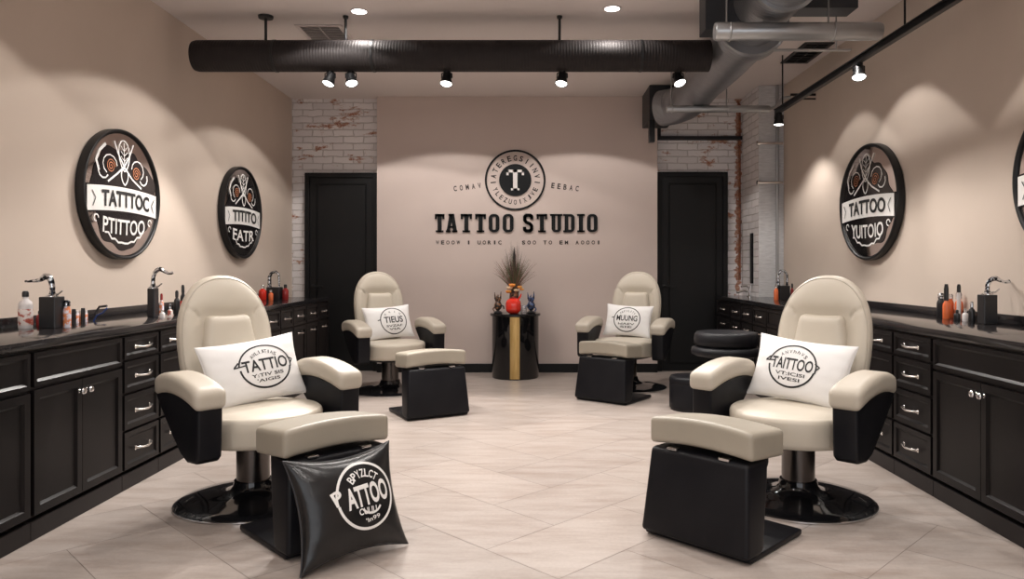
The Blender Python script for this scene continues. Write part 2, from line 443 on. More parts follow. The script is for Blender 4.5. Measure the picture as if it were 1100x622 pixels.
# ------------------------------------------------------------------ room shell
bm = bmesh.new(); box(bm, XL-0.1, XR+0.1, YR-0.1, YB+0.1, -0.10, -0.002)
for f in bm.faces: f.material_index = 1
tone = bm.loops.layers.color.new('tone') if False else None
lay = bm.faces.layers.float.new('tone_f')
tw = 0.42; c45 = math.cos(PI/4)
def rotp(x, y): return ((x*c45-y*c45)*1.0+0.10, (x*c45+y*c45)*1.0+3.46)
rects = []
for a in range(-30, 31):
    for b in range(-15, 16):
        ox, oy = a+2*b, a-2*b
        rects.append((ox, oy, 2, 1)); rects.append((ox+2, oy-1, 1, 2))
gg = 0.0013
for (x, y, wx, wy) in rects:
    px_, py_ = rotp((x+wx/2)*tw, (y+wy/2)*tw)
    if not (XL-0.6 < px_ < XR+0.6 and YR-0.6 < py_ < YB+0.6): continue
    cs = [(x*tw+gg, y*tw+gg), ((x+wx)*tw-gg, y*tw+gg), ((x+wx)*tw-gg, (y+wy)*tw-gg), (x*tw+gg, (y+wy)*tw-gg)]
    pts = [rotp(*c) for c in cs]
    # clip to the room
    def clip(poly, k, lim, keep_less):
        out = []
        for i in range(len(poly)):
            p, q = poly[i], poly[(i+1) % len(poly)]
            ip = (p[k] <= lim) if keep_less else (p[k] >= lim); iq = (q[k] <= lim) if keep_less else (q[k] >= lim)
            if ip: out.append(p)
            if ip != iq:
                t = (lim-p[k])/(q[k]-p[k]); out.append((p[0]+(q[0]-p[0])*t, p[1]+(q[1]-p[1])*t))
        return out
    for k, lim, less in ((0, XL, False), (0, XR, True), (1, YR, False), (1, YB, True)):
        if pts: pts = clip(pts, k, lim, less)
    if len(pts) < 3: continue
    try:
        f = bm.faces.new([bm.verts.new((p[0], p[1], 0)) for p in pts]); f.material_index = 0; f[lay] = random.uniform(0.93, 1.05)
    except ValueError: pass
for f in bm.faces:
    if f.material_index == 0 and f.normal.z < 0: f.normal_flip()
tones = [f[lay] for f in bm.faces]
me = bpy.data.meshes.new('floor'); bm.to_mesh(me); bm.free()
me.materials.append(M['tile']); me.materials.append(M['grout'])
if 'tone_f' in me.attributes: me.attributes.remove(me.attributes['tone_f'])
ta = me.attributes.new('tone', 'FLOAT', 'FACE')
for i, v in enumerate(tones): ta.data[i].value = v
floor = bpy.data.objects.new('floor', me); COL.objects.link(floor); struct(floor)

def sbox(name, x0, x1, y0, y1, z0, z1, m, bev=0, parent=None):
    bm = bmesh.new(); box(bm, x0, x1, y0, y1, z0, z1, bev)
    o = finish(bm, name, m, parent)
    if parent is None: struct(o)
    return o
sbox('ceiling', XL-0.1, XR+0.1, YR-0.1, YB+0.1, ZC, ZC+0.1, M['ceil'])
sbox('wall_left', XL-0.1, XL, YR-0.1, YB+0.1, 0, ZC, M['wall'])
sbox('wall_right', XR, XR+0.1, YR-0.1, YB+0.1, 0, ZC, M['wall'])
bm = bmesh.new()
box(bm, XL, -2.2, YR-0.1, YR, 0, ZC); box(bm, 2.2, XR, YR-0.1, YR, 0, ZC); box(bm, -2.2, 2.2, YR-0.1, YR, 0, 0.35); box(bm, -2.2, 2.2, YR-0.1, YR, 2.85, ZC)
struct(finish(bm, 'wall_rear', M['wall']))
win = bpy.data.objects.new('added_window_1', None); COL.objects.link(win); win.location = (0, YR, 0.35); struct(win)  # rear window and its frame are invented to admit the fill light
bm = bmesh.new()
for x in (-2.17, -0.735, 0.70+0.035, 2.17): box(bm, x-0.03, x+0.03, -0.08, -0.02, 0.06, 2.44)
box(bm, -2.2, 2.2, -0.08, -0.02, 0, 0.06); box(bm, -2.2, 2.2, -0.08, -0.02, 2.44, 2.5)
finish(bm, 'added_window_frame', M['door'], win)
sbox('wall_back', XL, XR, YB, YB+0.1, 0, ZC, M['brick'])
sbox('wall_middle', -1.775, 1.425, YP, YB-0.001, 0, ZC-0.001, M['panel'])
sbox('baseboard_back', -1.775, 1.425, YP-0.018, YP-0.001, 0, 0.10, M['door'], 0.004)
# corner pier: painted brick flank, front shade painted in as grey
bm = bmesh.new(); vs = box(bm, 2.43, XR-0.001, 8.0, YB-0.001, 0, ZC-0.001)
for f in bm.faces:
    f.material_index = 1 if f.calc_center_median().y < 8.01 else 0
pier = struct(finish(bm, 'wall_pier', [M['brick_clean'], M['shaded_face']]))

def make_door(name, x0, x1, ztop, handle_x, hdir):
    root = bpy.data.objects.new(name, None); COL.objects.link(root); root.location = ((x0+x1)/2, YB, 0); struct(root)
    w2 = (x1-x0)/2; fr = 0.055
    bm = bmesh.new()
    box(bm, -w2, -w2+fr, -0.05, -0.001, 0, ztop, 0.004); box(bm, w2-fr, w2, -0.05, -0.001, 0, ztop, 0.004)
    box(bm, -w2+fr, w2-fr, -0.05, -0.001, ztop-fr, ztop, 0.004)
    finish(bm, 'door_frame', M['door'], root)
    bm = bmesh.new()
    x_, z_ = w2-fr-0.003, ztop-fr-0.003
    vs = box(bm, -x_, x_, -0.035, -0.002, 0.005, z_)
    bm.faces.ensure_lookup_table()
    ff = min(bm.faces, key=lambda f: f.calc_center_median().y)
    bmesh.ops.inset_region(bm, faces=[ff], thickness=0.10, depth=0)
    bmesh.ops.inset_region(bm, faces=[ff], thickness=0.008, depth=-0.012)
    bmesh.ops.inset_region(bm, faces=[ff], thickness=0.012, depth=0)
    bmesh.ops.inset_region(bm, faces=[ff], thickness=0.008, depth=0.008)
    finish(bm, 'door_leaf', M['door'], root)
    bm = bmesh.new(); hx = handle_x
    lathe(bm, [(0.024,0),(0.024,0.008),(0.012,0.012)], 20, M4=Matrix.Translation((hx,-0.035,0.98))@Matrix.Rotation(PI/2,4,'X'))
    tube(bm, [(hx,-0.036,0.98),(hx,-0.075,0.98)], 0.009, 10)
    tube(bm, [(hx,-0.072,0.98),(hx+hdir*0.06,-0.078,0.981),(hx+hdir*0.13,-0.072,0.98)], 0.008, 10)
    finish(bm, 'door_handle', M['black_metal'] if hdir > 0 else M['nickel'], root, 40)
make_door('door_1', -2.63, -1.79, 2.29, -0.33, 1)
make_door('door_2', 1.44, 2.255, 2.30, -0.33, 1)

# ------------------------------------------------------------------ barber chair
def make_chair(label, loc, rz):
    t = thing('barber_chair', label, 'chair', loc, rz, 'cream barber chairs')
    bm = bmesh.new()
    lathe(bm, [(0,0),(0.362,0),(0.372,0.004),(0.372,0.012),(0.362,0.018),(0.30,0.026),(0.22,0.036),(0.15,0.045),(0.11,0.062),(0.097,0.085),(0.092,0.11),(0,0.11)], 64)
    finish(bm, 'base', M['black_gloss'], t, 50)
    bm = bmesh.new()
    lathe(bm, [(0.370,0.002),(0.378,0.003),(0.378,0.009),(0.370,0.0115)], 64, cap=False)
    finish(bm, 'base_trim', M['chrome'], t, 30)
    bm = bmesh.new(); lathe(bm, [(0.082,0.10),(0.082,0.30),(0.09,0.305)], 40)
    finish(bm, 'pedestal', M['pedestal'], t, 40)
    bm = bmesh.new(); lathe(bm, [(0.0,0.295),(0.17,0.295),(0.25,0.315),(0.285,0.335),(0,0.335)], 48)
    finish(bm, 'seat_pan', M['black_metal'], t, 40)
    bm = bmesh.new()
    lathe(bm, [(0,0.333),(0.285,0.333),(0.292,0.337),(0.298,0.36),(0.303,0.42),(0.305,0.455),(0.300,0.472),(0.289,0.481),(0.283,0.480),(0.276,0.484),(0.20,0.492),(0.1,0.496),(0,0.497)], 72, 1.045, 1.07, cy=-0.045)
    finish(bm, 'seat', M['cream'], t, 80)
    # backrest: superelliptic outline, puffy, with stitched seams
    H0, H1 = 0.40, 1.155
    def outline(th):
        # th 0..2pi, x to the right, z up; wide round crown, slightly narrower foot
        c, s = math.cos(th), math.sin(th)
        n = 2.25 if s > 0 else 3.6
        r = 1.0/((abs(c)**n+abs(s)**n)**(1/n))
        zc = 0.80
        x = 0.257*r*c; z = zc + (0.355 if s > 0 else 0.40)*r*s
        if s < 0: x *= 1-0.12*(-s*r)**1.5
        return x, z
    seams = []
    for sg in (-1, 1):
        seams.append([(sg*0.275,0.995),(sg*0.24,0.995),(sg*0.205,0.985),(sg*0.175,0.965),(sg*0.155,0.94)])
    def seamd(x, z):
        best = 9
        for S in seams:
            for (x0,z0),(x1,z1) in zip(S, S[1:]):
                dx, dz = x1-x0, z1-z0; tt = max(0,min(1,((x-x0)*dx+(z-z0)*dz)/(dx*dx+dz*dz)))
                best = min(best, math.hypot(x-x0-dx*tt, z-z0-dz*tt))
        return best
    def tilt(x, y, z):
        k = z-0.44
        return (x, 0.235+y+k*0.17+0.10*max(0,k-0.45)**2, z)
    RG, SG = 56, 144
    bm = bmesh.new(); front = []; back = []
    for side in (0, 1):
        rings = []
        for i in range(RG+1):
            rho = math.sin(i/RG*PI/2) if i else 0
            ring = []
            for k in range(1 if i == 0 else SG):
                th = 2*PI*k/SG
                ox, oz = outline(th)
                x = ox*rho; z = 0.80+(oz-0.80)*rho
                d = 0.052*max(0,1-rho**7)**0.5
                if side == 0:
                    y = -d - 0.006
                    # dished centre behind the head cushion, and stitched seam lines
                    q = (x/0.175)**6+((z-0.80)/0.175)**6
                    y += 0.030*math.exp(-q)
                    y += 0.011*math.exp(-(seamd(x,z)/0.006)**2)
                    y -= 0.010*abs(x/0.27)**3
                else: y = d*0.75
                if i == RG: y = 0 - 0.010*abs(x/0.27)**3*(side == 0)
                ring.append(bm.verts.new(tilt(x, y, z)))
            rings.append(ring)
        for a, b in zip(rings, rings[1:]):
            for k in range(SG):
                j = (k+1) % SG
                if len(a) == 1: bm.faces.new((a[0], b[k], b[j]))
                else: bm.faces.new((a[k], a[j], b[j], b[k]))
        front.append(rings[-1])
    bmesh.ops.remove_doubles(bm, verts=front[0]+front[1], dist=0.011) if False else None
    for k in range(SG):
        j = (k+1) % SG
        bm.faces.new((front[0][k], front[0][j], front[1][j], front[1][k]))
    bmesh.ops.remove_doubles(bm, verts=bm.verts, dist=0.00005)
    bk = finish(bm, 'backrest', M['cream'], t, 60)
    bm = bmesh.new(); pts = []
    for k in range(121):
        ox, oz = outline(2*PI*k/120); rho = 0.955
        x = ox*rho; z = 0.80+(oz-0.80)*rho
        d = 0.052*max(0,1-rho**7)**0.5
        pts.append(tilt(x, -d-0.006-0.010*abs(x/0.27)**3, z))
    tube(bm, pts, 0.0035, 8, cap=False)
    finish(bm, 'piping', M['cream_arm'], t, 60)
    # head cushion
    bm = bmesh.new()
    def hc(p):
        x, y, z = p
        wv = 1-0.10*(z/0.13 if z > 0 else 0)
        y2 = y - 0.012*(1-(x/0.17)**2)
        zz = 0.815+z + 0.012*math.cos(x/0.15*PI/2)*(1 if z < 0 else -0.6) 
        return tilt(x*wv*(1+0.06*(-z/0.13)), y2-0.036, zz)
    rounded(bm, 0.280, 0.085, 0.26, 0.034, 14, hc)
    finish(bm, 'head_cushion', M['cream'], t, 80)
    # arms
    def arch(y):      # armrest crown line
        k = (-0.02-y)/0.30
        return -0.055*k*k if y < -0.02 else -0.02*((y+0.02)/0.12)**2
    for sg in (-1, 1):
        bm = bmesh.new()
        def ar(p, sg=sg):
            x, y, z = p
            yy = -0.10+y*1.0
            return (sg*0.375+x*(1.0+0.04*(-y/0.22)), yy, 0.655+z+arch(yy))
        rounded(bm, 0.148, 0.46, 0.098, 0.032, 14, ar)
        finish(bm, 'armrest', M['taupe'] if False else M['cream_arm'], t, 80)
        poly = [(-0.318,0.575),(-0.315,0.40),(-0.308,0.335),(-0.285,0.315),(-0.20,0.31),(-0.14,0.335),(-0.06,0.40),(0.02,0.475),(0.085,0.535),(0.13,0.585),(0.125,0.605),(0.06,0.612),(-0.06,0.61),(-0.16,0.60),(-0.24,0.585)]
        bm = bmesh.new(); prism(bm, poly, sg*0.375-0.058, sg*0.375+0.058, 'x', 0.014, 3)
        arm = finish(bm, 'arm_panel', M['black_leather'], t, 40)
        bm = bmesh.new(); box(bm, min(sg*0.22,sg*0.33), max(sg*0.22,sg*0.33), -0.16, 0.10, 0.335, 0.375, 0.006)
        finish(bm, 'arm_bracket', M['black_metal'], t)
    return t
D = math.radians
chair = make_chair('cream barber chair nearest the left wall cabinets, turned toward the pillow-draped footrest', (-1.44,3.84,0), D(49))
dup(chair, (1.37,3.84,0), D(-46), 'cream barber chair nearest the right wall cabinets, holding a pillow lettered TAITTOO')
dup(chair, (-1.38,7.22,0), D(33), 'cream barber chair in front of the left black door')
dup(chair, (0.96,7.45,0), D(-24), 'cream barber chair standing before the right black door edge, beyond the black stools')

def make_footrest(label, loc, rz):
    t = thing('footrest', label, 'footrest', loc, rz, 'footrests in front of the barber chairs')
    bm = bmesh.new()
    poly = [(-0.262,0.03),(0.262,0.03),(0.245,0.51),(-0.245,0.51)]
    prism(bm, poly, 0.004, 0.030, 'z', 0.008, 2)
    for v in bm.verts: pass
    finish(bm, 'base_plate', M['black_leather'], t, 40)
    bm = bmesh.new()
    pr = [(0.0,0.022),(0.045,0.395),(0.215,0.395),(0.205,0.33),(0.135,0.031),(0.10,0.022)]
    prism(bm, pr, -0.27, 0.27, 'x', 0.020, 4)
    for v in bm.verts:       # narrows towards the top
        v.co.x *= 1-0.10*(v.co.z/0.40)
    finish(bm, 'body', M['black_leather'], t, 40)
    bm = bmesh.new()
    prism(bm, [(0.18,0.385),(0.30,0.385),(0.30,0.35),(0.21,0.25),(0.13,0.06),(0.11,0.06)], -0.20, 0.20, 'x', 0.01, 2)
    finish(bm, 'rear_panel', M['black_metal'], t, 40)
    bm = bmesh.new()
    def fn(p):
        x, y, z = p
        k = (x/0.25)
        return (x, 0.19+y, 0.462+z+0.018*(1-k*k)-0.006 + (-0.01*(y/0.135)))
    rounded(bm, 0.515, 0.275, 0.118, 0.022, 18, fn)
    finish(bm, 'footrest_pad', M['taupe'], t, 80)
    for sx in (-0.13, 0.13):
        bm = bmesh.new(); box(bm, sx-0.025, sx+0.025, 0.045, 0.075, 0.394, 0.405, 0.003)
        finish(bm, 'hinge', M['chrome'], t)
    return t
fr = make_footrest('low footrest with a black logo pillow leaning on its front', (-0.80,3.20,0), D(45))
dup(fr, (0.67,3.155,0), D(-46), 'low footrest nearest the camera on the right, bare black front with taupe pad')
dup(fr, (-0.735,5.90,0), D(30), 'low footrest in front of the far left barber chair')
dup(fr, (0.585,6.58,0), D(-38), 'low footrest in front of the far right barber chair')

# ------------------------------------------------------------------ pillows
PINCH = 1.0
def pillow_h(x, y, a, b, T):
    u, v = x/a, y/b
    for _ in range(4):
        u = x/(a*(1-0.075*PINCH*(1-min(1,v*v)))); v = y/(b*(1-0.09*PINCH*(1-min(1,u*u))))
    k = max(0,1-u*u)*max(0,1-v*v)
    return T/2*k**0.42
def make_pillow(name, label, a, b, T, m, loc, rz, lean, spin, art, group=None, artmat=None):
    t = thing(name, label, 'pillow', (0,0,0), 0, group)
    t.matrix_world = Matrix.Translation(loc) @ Matrix.Rotation(rz,4,'Z') @ Matrix.Rotation(-lean,4,'X') @ Matrix.Rotation(spin,4,'Y')
    # local: x right, z up, front = -y
    bm = bmesh.new(); n = 40; G = [[], []]
    for s in (0, 1):
        for i in range(n+1):
            row = []
            for j in range(n+1):
                u = math.sin((2*i/n-1)*PI/2); v = math.sin((2*j/n-1)*PI/2)
                x = a*u*(1-0.075*PINCH*(1-v*v)); y = b*v*(1-0.09*PINCH*(1-u*u))
                h = T/2*(max(0,1-u*u)*max(0,1-v*v))**0.42
                # creases that fan in from the short sides
                cr = 0.0022*math.sin(v*17+u*3)*max(0,abs(u)-0.62)*(1-abs(u))*12
                row.append(bm.verts.new((x, (-1 if s == 0 else 1)*(h+cr*(h>0.004)), y)))
            G[s].append(row)
        for i in range(n):
            for j in range(n):
                bm.faces.new((G[s][i][j], G[s][i+1][j], G[s][i+1][j+1], G[s][i][j+1]))
    bmesh.ops.remove_doubles(bm, verts=bm.verts, dist=0.0002)
    finish(bm, 'cover', m, t, 70)
    bm = bmesh.new(); pts = []
    for (u0,v0,u1,v1) in ((-1,-1,1,-1),(1,-1,1,1),(1,1,-1,1),(-1,1,-1,-1)):
        for k in range(16):
            u = u0+(u1-u0)*k/16; v = v0+(v1-v0)*k/16
            pts.append((a*u*(1-0.075*PINCH*(1-v*v)), 0, b*v*(1-0.09*PINCH*(1-u*u))))
    pts.append(pts[0]); tube(bm, pts, 0.0035, 6)
    finish(bm, 'piping', M['piping'] if m is M['black_vinyl'] else M['pillow'], t, 60)
    map3 = lambda x, y: (x, -(pillow_h(x, y, a, b, T)+0.0018), y)
    bm = bmesh.new(); art(bm, map3)
    finish(bm, 'printed_logo', artmat or M['print_black'], t)
    return t
def pill_art(word, top, low1, low2, cx, cy, rx, ry, nick=True, wk=0.0085, wrdw=1.75, wrdh=0.62, smile=False):
    def art(bm, map3):
        if nick:
            ring2(bm, cx, cy, rx, ry, wk, map3, D(-12), D(172), 64); ring2(bm, cx, cy, rx*0.97, ry, wk*1.15, map3, D(182), D(350), 64)
            stroke2(bm, [(cx-rx*1.16,cy+ry*0.14),(cx-rx*0.98,cy+ry*0.34)], wk*0.9, map3)
            stroke2(bm, [(cx-rx*1.18,cy+ry*0.12),(cx-rx*0.72,cy+ry*0.16)], wk*0.8, map3)
            stroke2(bm, [(cx+rx*0.97,cy-ry*0.1),(cx+rx*1.12,cy+ry*0.12),(cx+rx*0.92,cy+ry*0.26)], wk*0.8, map3)
        else:
            ring2(bm, cx, cy, rx, ry, wk, map3)
            stroke2(bm, [(cx-rx*1.2,cy+ry*0.1),(cx-rx*0.97,cy+ry*0.14)], wk, map3)
        put_text(bm, word, cx, cy+ry*0.08, rx*wrdw, ry*wrdh, 0.018, map3=map3)
        arc_text(bm, top, cx, cy-ry*0.25, ry*0.95, D(128), D(52), rx*0.11, ry*0.17, map3, 0.0)
        put_text(bm, low1, cx, cy-ry*0.40, rx*1.25, ry*0.16, 0.012, map3=map3)
        put_text(bm, low2, cx, cy-ry*0.64, rx*0.9, ry*0.15, 0.012, map3=map3)
        if smile: ring2(bm, cx+rx*0.15, cy-ry*0.02, rx*0.55, ry*0.50, wk*0.8, map3, D(215), D(325), 24)
    return art
def chair_local(cx, cy, rz, lx, ly, z):
    c, s = math.cos(rz), math.sin(rz)
    return (cx+lx*c-ly*s, cy+lx*s+ly*c, z)
WP = 'white printed pillows on the barber chairs'
make_pillow('throw_pillow', 'white pillow lettered TATTIO on the near left barber chair', 0.272, 0.172, 0.14, M['pillow'],
    chair_local(-1.44,3.84,D(49),0.045,0.080,0.652), D(47), D(20), D(-5),
    pill_art('TATTIO', 'AVLIJTIAS', 'Y:TIV SIS', "'AIGIS", 0.040, 0.006, 0.146, 0.113, wrdh=0.56), WP)
make_pillow('throw_pillow', 'white pillow lettered TAITTOO on the near right barber chair', 0.272, 0.172, 0.14, M['pillow'],
    chair_local(1.37,3.84,D(-46),-0.035,0.095,0.652), D(-46), D(20), D(4),
    pill_art('TAITTOO', 'ANVhhVs', 'VT:ICISI', 'IVESI', -0.02, 0.008, 0.132, 0.112, wrdh=0.56), WP)
make_pillow('throw_pillow', 'white pillow lettered TIEUS on the far left barber chair', 0.245, 0.165, 0.12, M['pillow'],
    chair_local(-1.38,7.22,D(33),0.02,0.095,0.658), D(33), D(20), D(-3),
    pill_art('TIEUS', 'MNIN', 'SVZAF', 'VIA', 0.035, 0.0, 0.135, 0.13, False, 0.009, 1.45, 0.5), WP)
make_pillow('throw_pillow', 'white pillow lettered MUUNG on the far right barber chair', 0.245, 0.165, 0.12, M['pillow'],
    chair_local(0.96,7.45,D(-24),-0.03,0.095,0.658), D(-24), D(20), D(2),
    pill_art('MUUNG', 'AEFALITI', 'IdAEV', 'SIE', 0.0, 0.0, 0.135, 0.125, False, 0.009, 1.6, 0.48), WP)
def black_art(bm, map3):
    cx, cy, R = 0.045, 0.02, 0.132
    ring2(bm, cx, cy, R, R, 0.011, map3, D(-170), D(165), 80)
    ring2(bm, cx, cy, R*1.02, R*0.98, 0.009, map3, D(165), D(190), 12)
    put_text(bm, 'ATTOO', cx+0.008, cy+0.002, R*1.55, R*0.66, 0.035, D(4), map3=map3)
    put_text(bm, 'P', cx-R*0.98, cy+0.012, 0.042, 0.058, 0.02, D(20), map3=map3)
    arc_text(bm, 'BPYZLCT', cx, cy, R*0.68, D(130), D(48), 0.020, 0.034, map3, 0.02)
    ring2(bm, cx+0.015, cy-0.03, 0.05, 0.045, 0.009, map3, D(210), D(330), 24)
    put_text(bm, 'CUUU', cx-0.005, cy-0.062, 0.085, 0.026, 0.02, map3=map3)
    put_text(bm, "'ln99", cx+0.015, cy-0.096, 0.07, 0.018, 0.015, D(8), map3=map3)
c45_, s45_ = math.cos(D(45)), math.sin(D(45))
PINCH = 1.9
make_pillow('floor_pillow', 'square black leather pillow with white ring logo leaning on the left footrest', 0.250, 0.222, 0.17, M['black_vinyl'],
    (-0.765, 3.085, 0.218), D(45), D(19), D(0), black_art, None, M['print_white'])

# ------------------------------------------------------------------ stools
def make_stool(name, label, loc, r, h, tall):
    t = thing(name, label, 'stool', loc)
    if tall:
        bm = bmesh.new(); lathe(bm, [(0,0.02),(0.24,0.02),(0.24,0.035),(0.05,0.06),(0.035,0.08),(0.035,h-0.17),(0,h-0.17)], 40)
        finish(bm, 'pedestal', M['black_metal'], t, 40)
        bm = bmesh.new(); lathe(bm, [(0,0),(0.245,0),(0.25,0.01),(0.245,0.02),(0,0.02)], 40); finish(bm, 'foot_ring', M['black_gloss'], t, 40)
        bm = bmesh.new(); lathe(bm, [(0,h-0.18),(r*0.98,h-0.18),(r*1.08,h-0.17),(r*1.10,h-0.145),(r*1.07,h-0.12),(r*0.95,h-0.11),(0,h-0.11)], 56)
        finish(bm, 'lower_cushion', M['black_leather'], t, 60)
        bm = bmesh.new(); lathe(bm, [(0,h-0.115),(r*0.92,h-0.115),(r,h-0.09),(r*1.01,h-0.055),(r*0.985,h-0.02),(r*0.93,h-0.004),(r*0.8,h),(0,h)], 56)
        finish(bm, 'seat', M['black_leather'], t, 60)
    else:
        bm = bmesh.new(); lathe(bm, [(0,0),(r*0.94,0),(r*0.94,0.02),(0,0.02)], 48); finish(bm, 'base', M['black_metal'], t, 40)
        bm = bmesh.new(); lathe(bm, [(0,0.02),(r*0.99,0.02),(r,0.04),(r,h-0.07),(r*0.985,h-0.06),(0,h-0.06)], 56); finish(bm, 'body', M['black_leather'], t, 60)
        bm = bmesh.new(); lathe(bm, [(0,h-0.062),(r*0.985,h-0.062),(r*1.01,h-0.045),(r*1.0,h-0.02),(r*0.94,h-0.004),(r*0.8,h),(0,h)], 56); finish(bm, 'seat', M['black_leather'], t, 60)
    return t
make_stool('round_stool', 'tall round black stool with two stacked cushions behind the near right chair', (1.46,5.62,0), 0.235, 0.715, True)
make_stool('round_pouf', 'low round black pouf beside the tall stool', (1.345,6.3,0), 0.185, 0.285, False)

# ------------------------------------------------------------------ cabinets
def panel_bm(x0, x1, z0, z1, rail=0.05, th=0.02):
    bm = bmesh.new(); box(bm, x0, x1, -th, -0.001, z0, z1, 0)
    ff = min(bm.faces, key=lambda f: f.calc_center_median().y)
    bmesh.ops.inset_region(bm, faces=[ff], thickness=rail, depth=0)
    bmesh.ops.inset_region(bm, faces=[ff], thickness=0.006, depth=-0.004)
    bmesh.ops.inset_region(bm, faces=[ff], thickness=0.010, depth=-0.006)
    return bm
def bow_handle(x, z, wd, parent, nm='handle'):
    bm = bmesh.new()
    pts = [(x-wd/2,-0.021,z-0.004),(x-wd/2+0.004,-0.036,z-0.003),(x-wd/4,-0.046,z-0.006),(x,-0.050,z-0.008),(x+wd/4,-0.046,z-0.006),(x+wd/2-0.004,-0.036,z-0.003),(x+wd/2,-0.021,z-0.004)]
    tube(bm, pts, 0.005, 10, rad=[0.010,0.006,0.0055,0.007,0.0055,0.006,0.010])
    for sx in (-1, 1):
        lathe(bm, [(0.011,0),(0.012,0.003),(0.007,0.007)], 14, M4=Matrix.Translation((x+sx*wd/2,-0.020,z-0.004))@Matrix.Rotation(PI/2,4,'X'))
    finish(bm, nm, M['nickel'], parent, 60)
def knob(x, z, parent):
    bm = bmesh.new()
    lathe(bm, [(0.010,0),(0.010,0.003),(0.005,0.007),(0.005,0.013),(0.013,0.018),(0.0165,0.025),(0.013,0.032),(0.006,0.035),(0,0.0355)], 12, M4=Matrix.Translation((x,-0.020,z))@Matrix.Rotation(PI/2,4,'X'))
    finish(bm, 'knob', M['chrome'], parent, 20)
def cabinet(side, y0, y1, kind, label, depth=0.55, hleft=True):
    wd = y1-y0
    if side < 0: loc, rz = (-2.20, y0, 0), PI/2
    else: loc, rz = (2.105, y1, 0), -PI/2
    t = thing('base_cabinet', label, 'cabinet', loc, rz, 'black base cabinets along the %s wall' % ('left' if side < 0 else 'right'))
    g = 0.004
    bm = bmesh.new(); box(bm, 0.001, wd-0.001, 0.0, depth, 0.10, 0.838)
    finish(bm, 'carcass', M['cab'], t)
    bm = bmesh.new(); box(bm, 0.001, wd-0.001, -0.012, 0.015, 0, 0.085, 0.003)
    finish(bm, 'plinth', M['plinth'], t)
    a, b = 0.012, wd-0.012
    def drawer(z0, z1, handle=True, groove=False):
        bm = panel_bm(a, b, z0, z1, 0.028 if (z1-z0) < 0.16 else 0.038)
        d = finish(bm, 'drawer', M['cab'], t)
        if handle: bow_handle((a+b)/2, (z0+z1)/2+0.003, min(0.15, wd*0.42), d)
        return d
    def door(xa, xb, z0, z1, kx=None, hz=None):
        d = finish(panel_bm(xa, xb, z0, z1, 0.052), 'cabinet_door', M['cab'], t)
        if kx is not None: knob(kx, z1-0.055, d)
        if hz: bow_handle((xa+xb)/2, z1-0.06, 0.13, d)
        return d
    if kind == 'stack':
        for z0, z1 in ((0.705,0.825),(0.525,0.69),(0.325,0.51),(0.11,0.31)): drawer(z0, z1)
    elif kind == 'double':
        drawer(0.675, 0.825, False)
        mid = (a+b)/2
        door(a, mid-0.002, 0.11, 0.66, mid-0.03); door(mid+0.002, b, 0.11, 0.66, mid+0.03)
    elif kind == 'tall':
        drawer(0.705, 0.825); door(a, b, 0.325, 0.69); drawer(0.11, 0.31)
    else:
        drawer(0.665, 0.825); door(a, b, 0.11, 0.65, None, True)
    return t
LC = [(1.75,2.45,'double','double-door cabinet, first of the left row, nearest the camera'),
      (2.45,3.247,'single','wide drawer-and-door cabinet at the left edge of the photo'),
      (3.247,3.97,'double','double-door black cabinet with two crystal knobs under the nearest left tap'),
      (3.97,4.356,'stack','four-drawer black cabinet right of the crystal-knob doors on the left'),
      (4.356,4.75,'tall','black cabinet left of the near left chair, tall panel between two drawers'),
      (4.75,5.47,'double','double-door black cabinet hidden behind the near left barber chair'),
      (5.47,6.05,'stack','drawer cabinet behind the backrest of the near left barber chair'),
      (6.05,6.45,'single','drawer-over-door cabinet just right of the near left chair backrest'),
      (6.45,6.79,'single','drawer-over-door cabinet, fourth from the far end on the left'),
      (6.79,7.18,'single','drawer-over-door cabinet, third from the far end on the left'),
      (7.18,7.586,'single','drawer-over-door cabinet, next to last at the far end on the left'),
      (7.586,7.98,'single','drawer-over-door cabinet ending the left row beside the black door')]
for y0, y1, k, lb in LC: cabinet(-1, y0, y1, k, lb)
RC = [(1.75,2.30,'double','double-door cabinet, first of the right row, nearest the camera'),
      (2.30,3.04,'double','double-door cabinet at the right edge of the photo'),
      (3.04,3.89,'double','double-door black cabinet with round knobs under the near right tap'),
      (3.89,4.31,'stack','four-drawer black cabinet left of the knobbed double doors on the right'),
      (4.31,4.72,'tall','black cabinet right of the near right chair, tall panel between two drawers'),
      (4.72,5.50,'double','double-door black cabinet hidden behind the near right barber chair'),
      (5.50,5.95,'stack','drawer cabinet behind the backrest of the near right barber chair'),
      (5.95,6.64,'double','double-door black cabinet behind the tall round stool'),
      (6.64,7.06,'single','drawer-over-door cabinet fourth from the right door'),
      (7.06,7.45,'single','drawer-over-door cabinet third from the right door'),
      (7.45,7.86,'single','drawer-over-door cabinet second from the right door')]
for y0, y1, k, lb in RC: cabinet(1, y0, y1, k, lb)
cabinet(1, 7.86, 8.42, 'single', 'shallow drawer-over-door cabinet ending the right row beside the right door', 0.30)

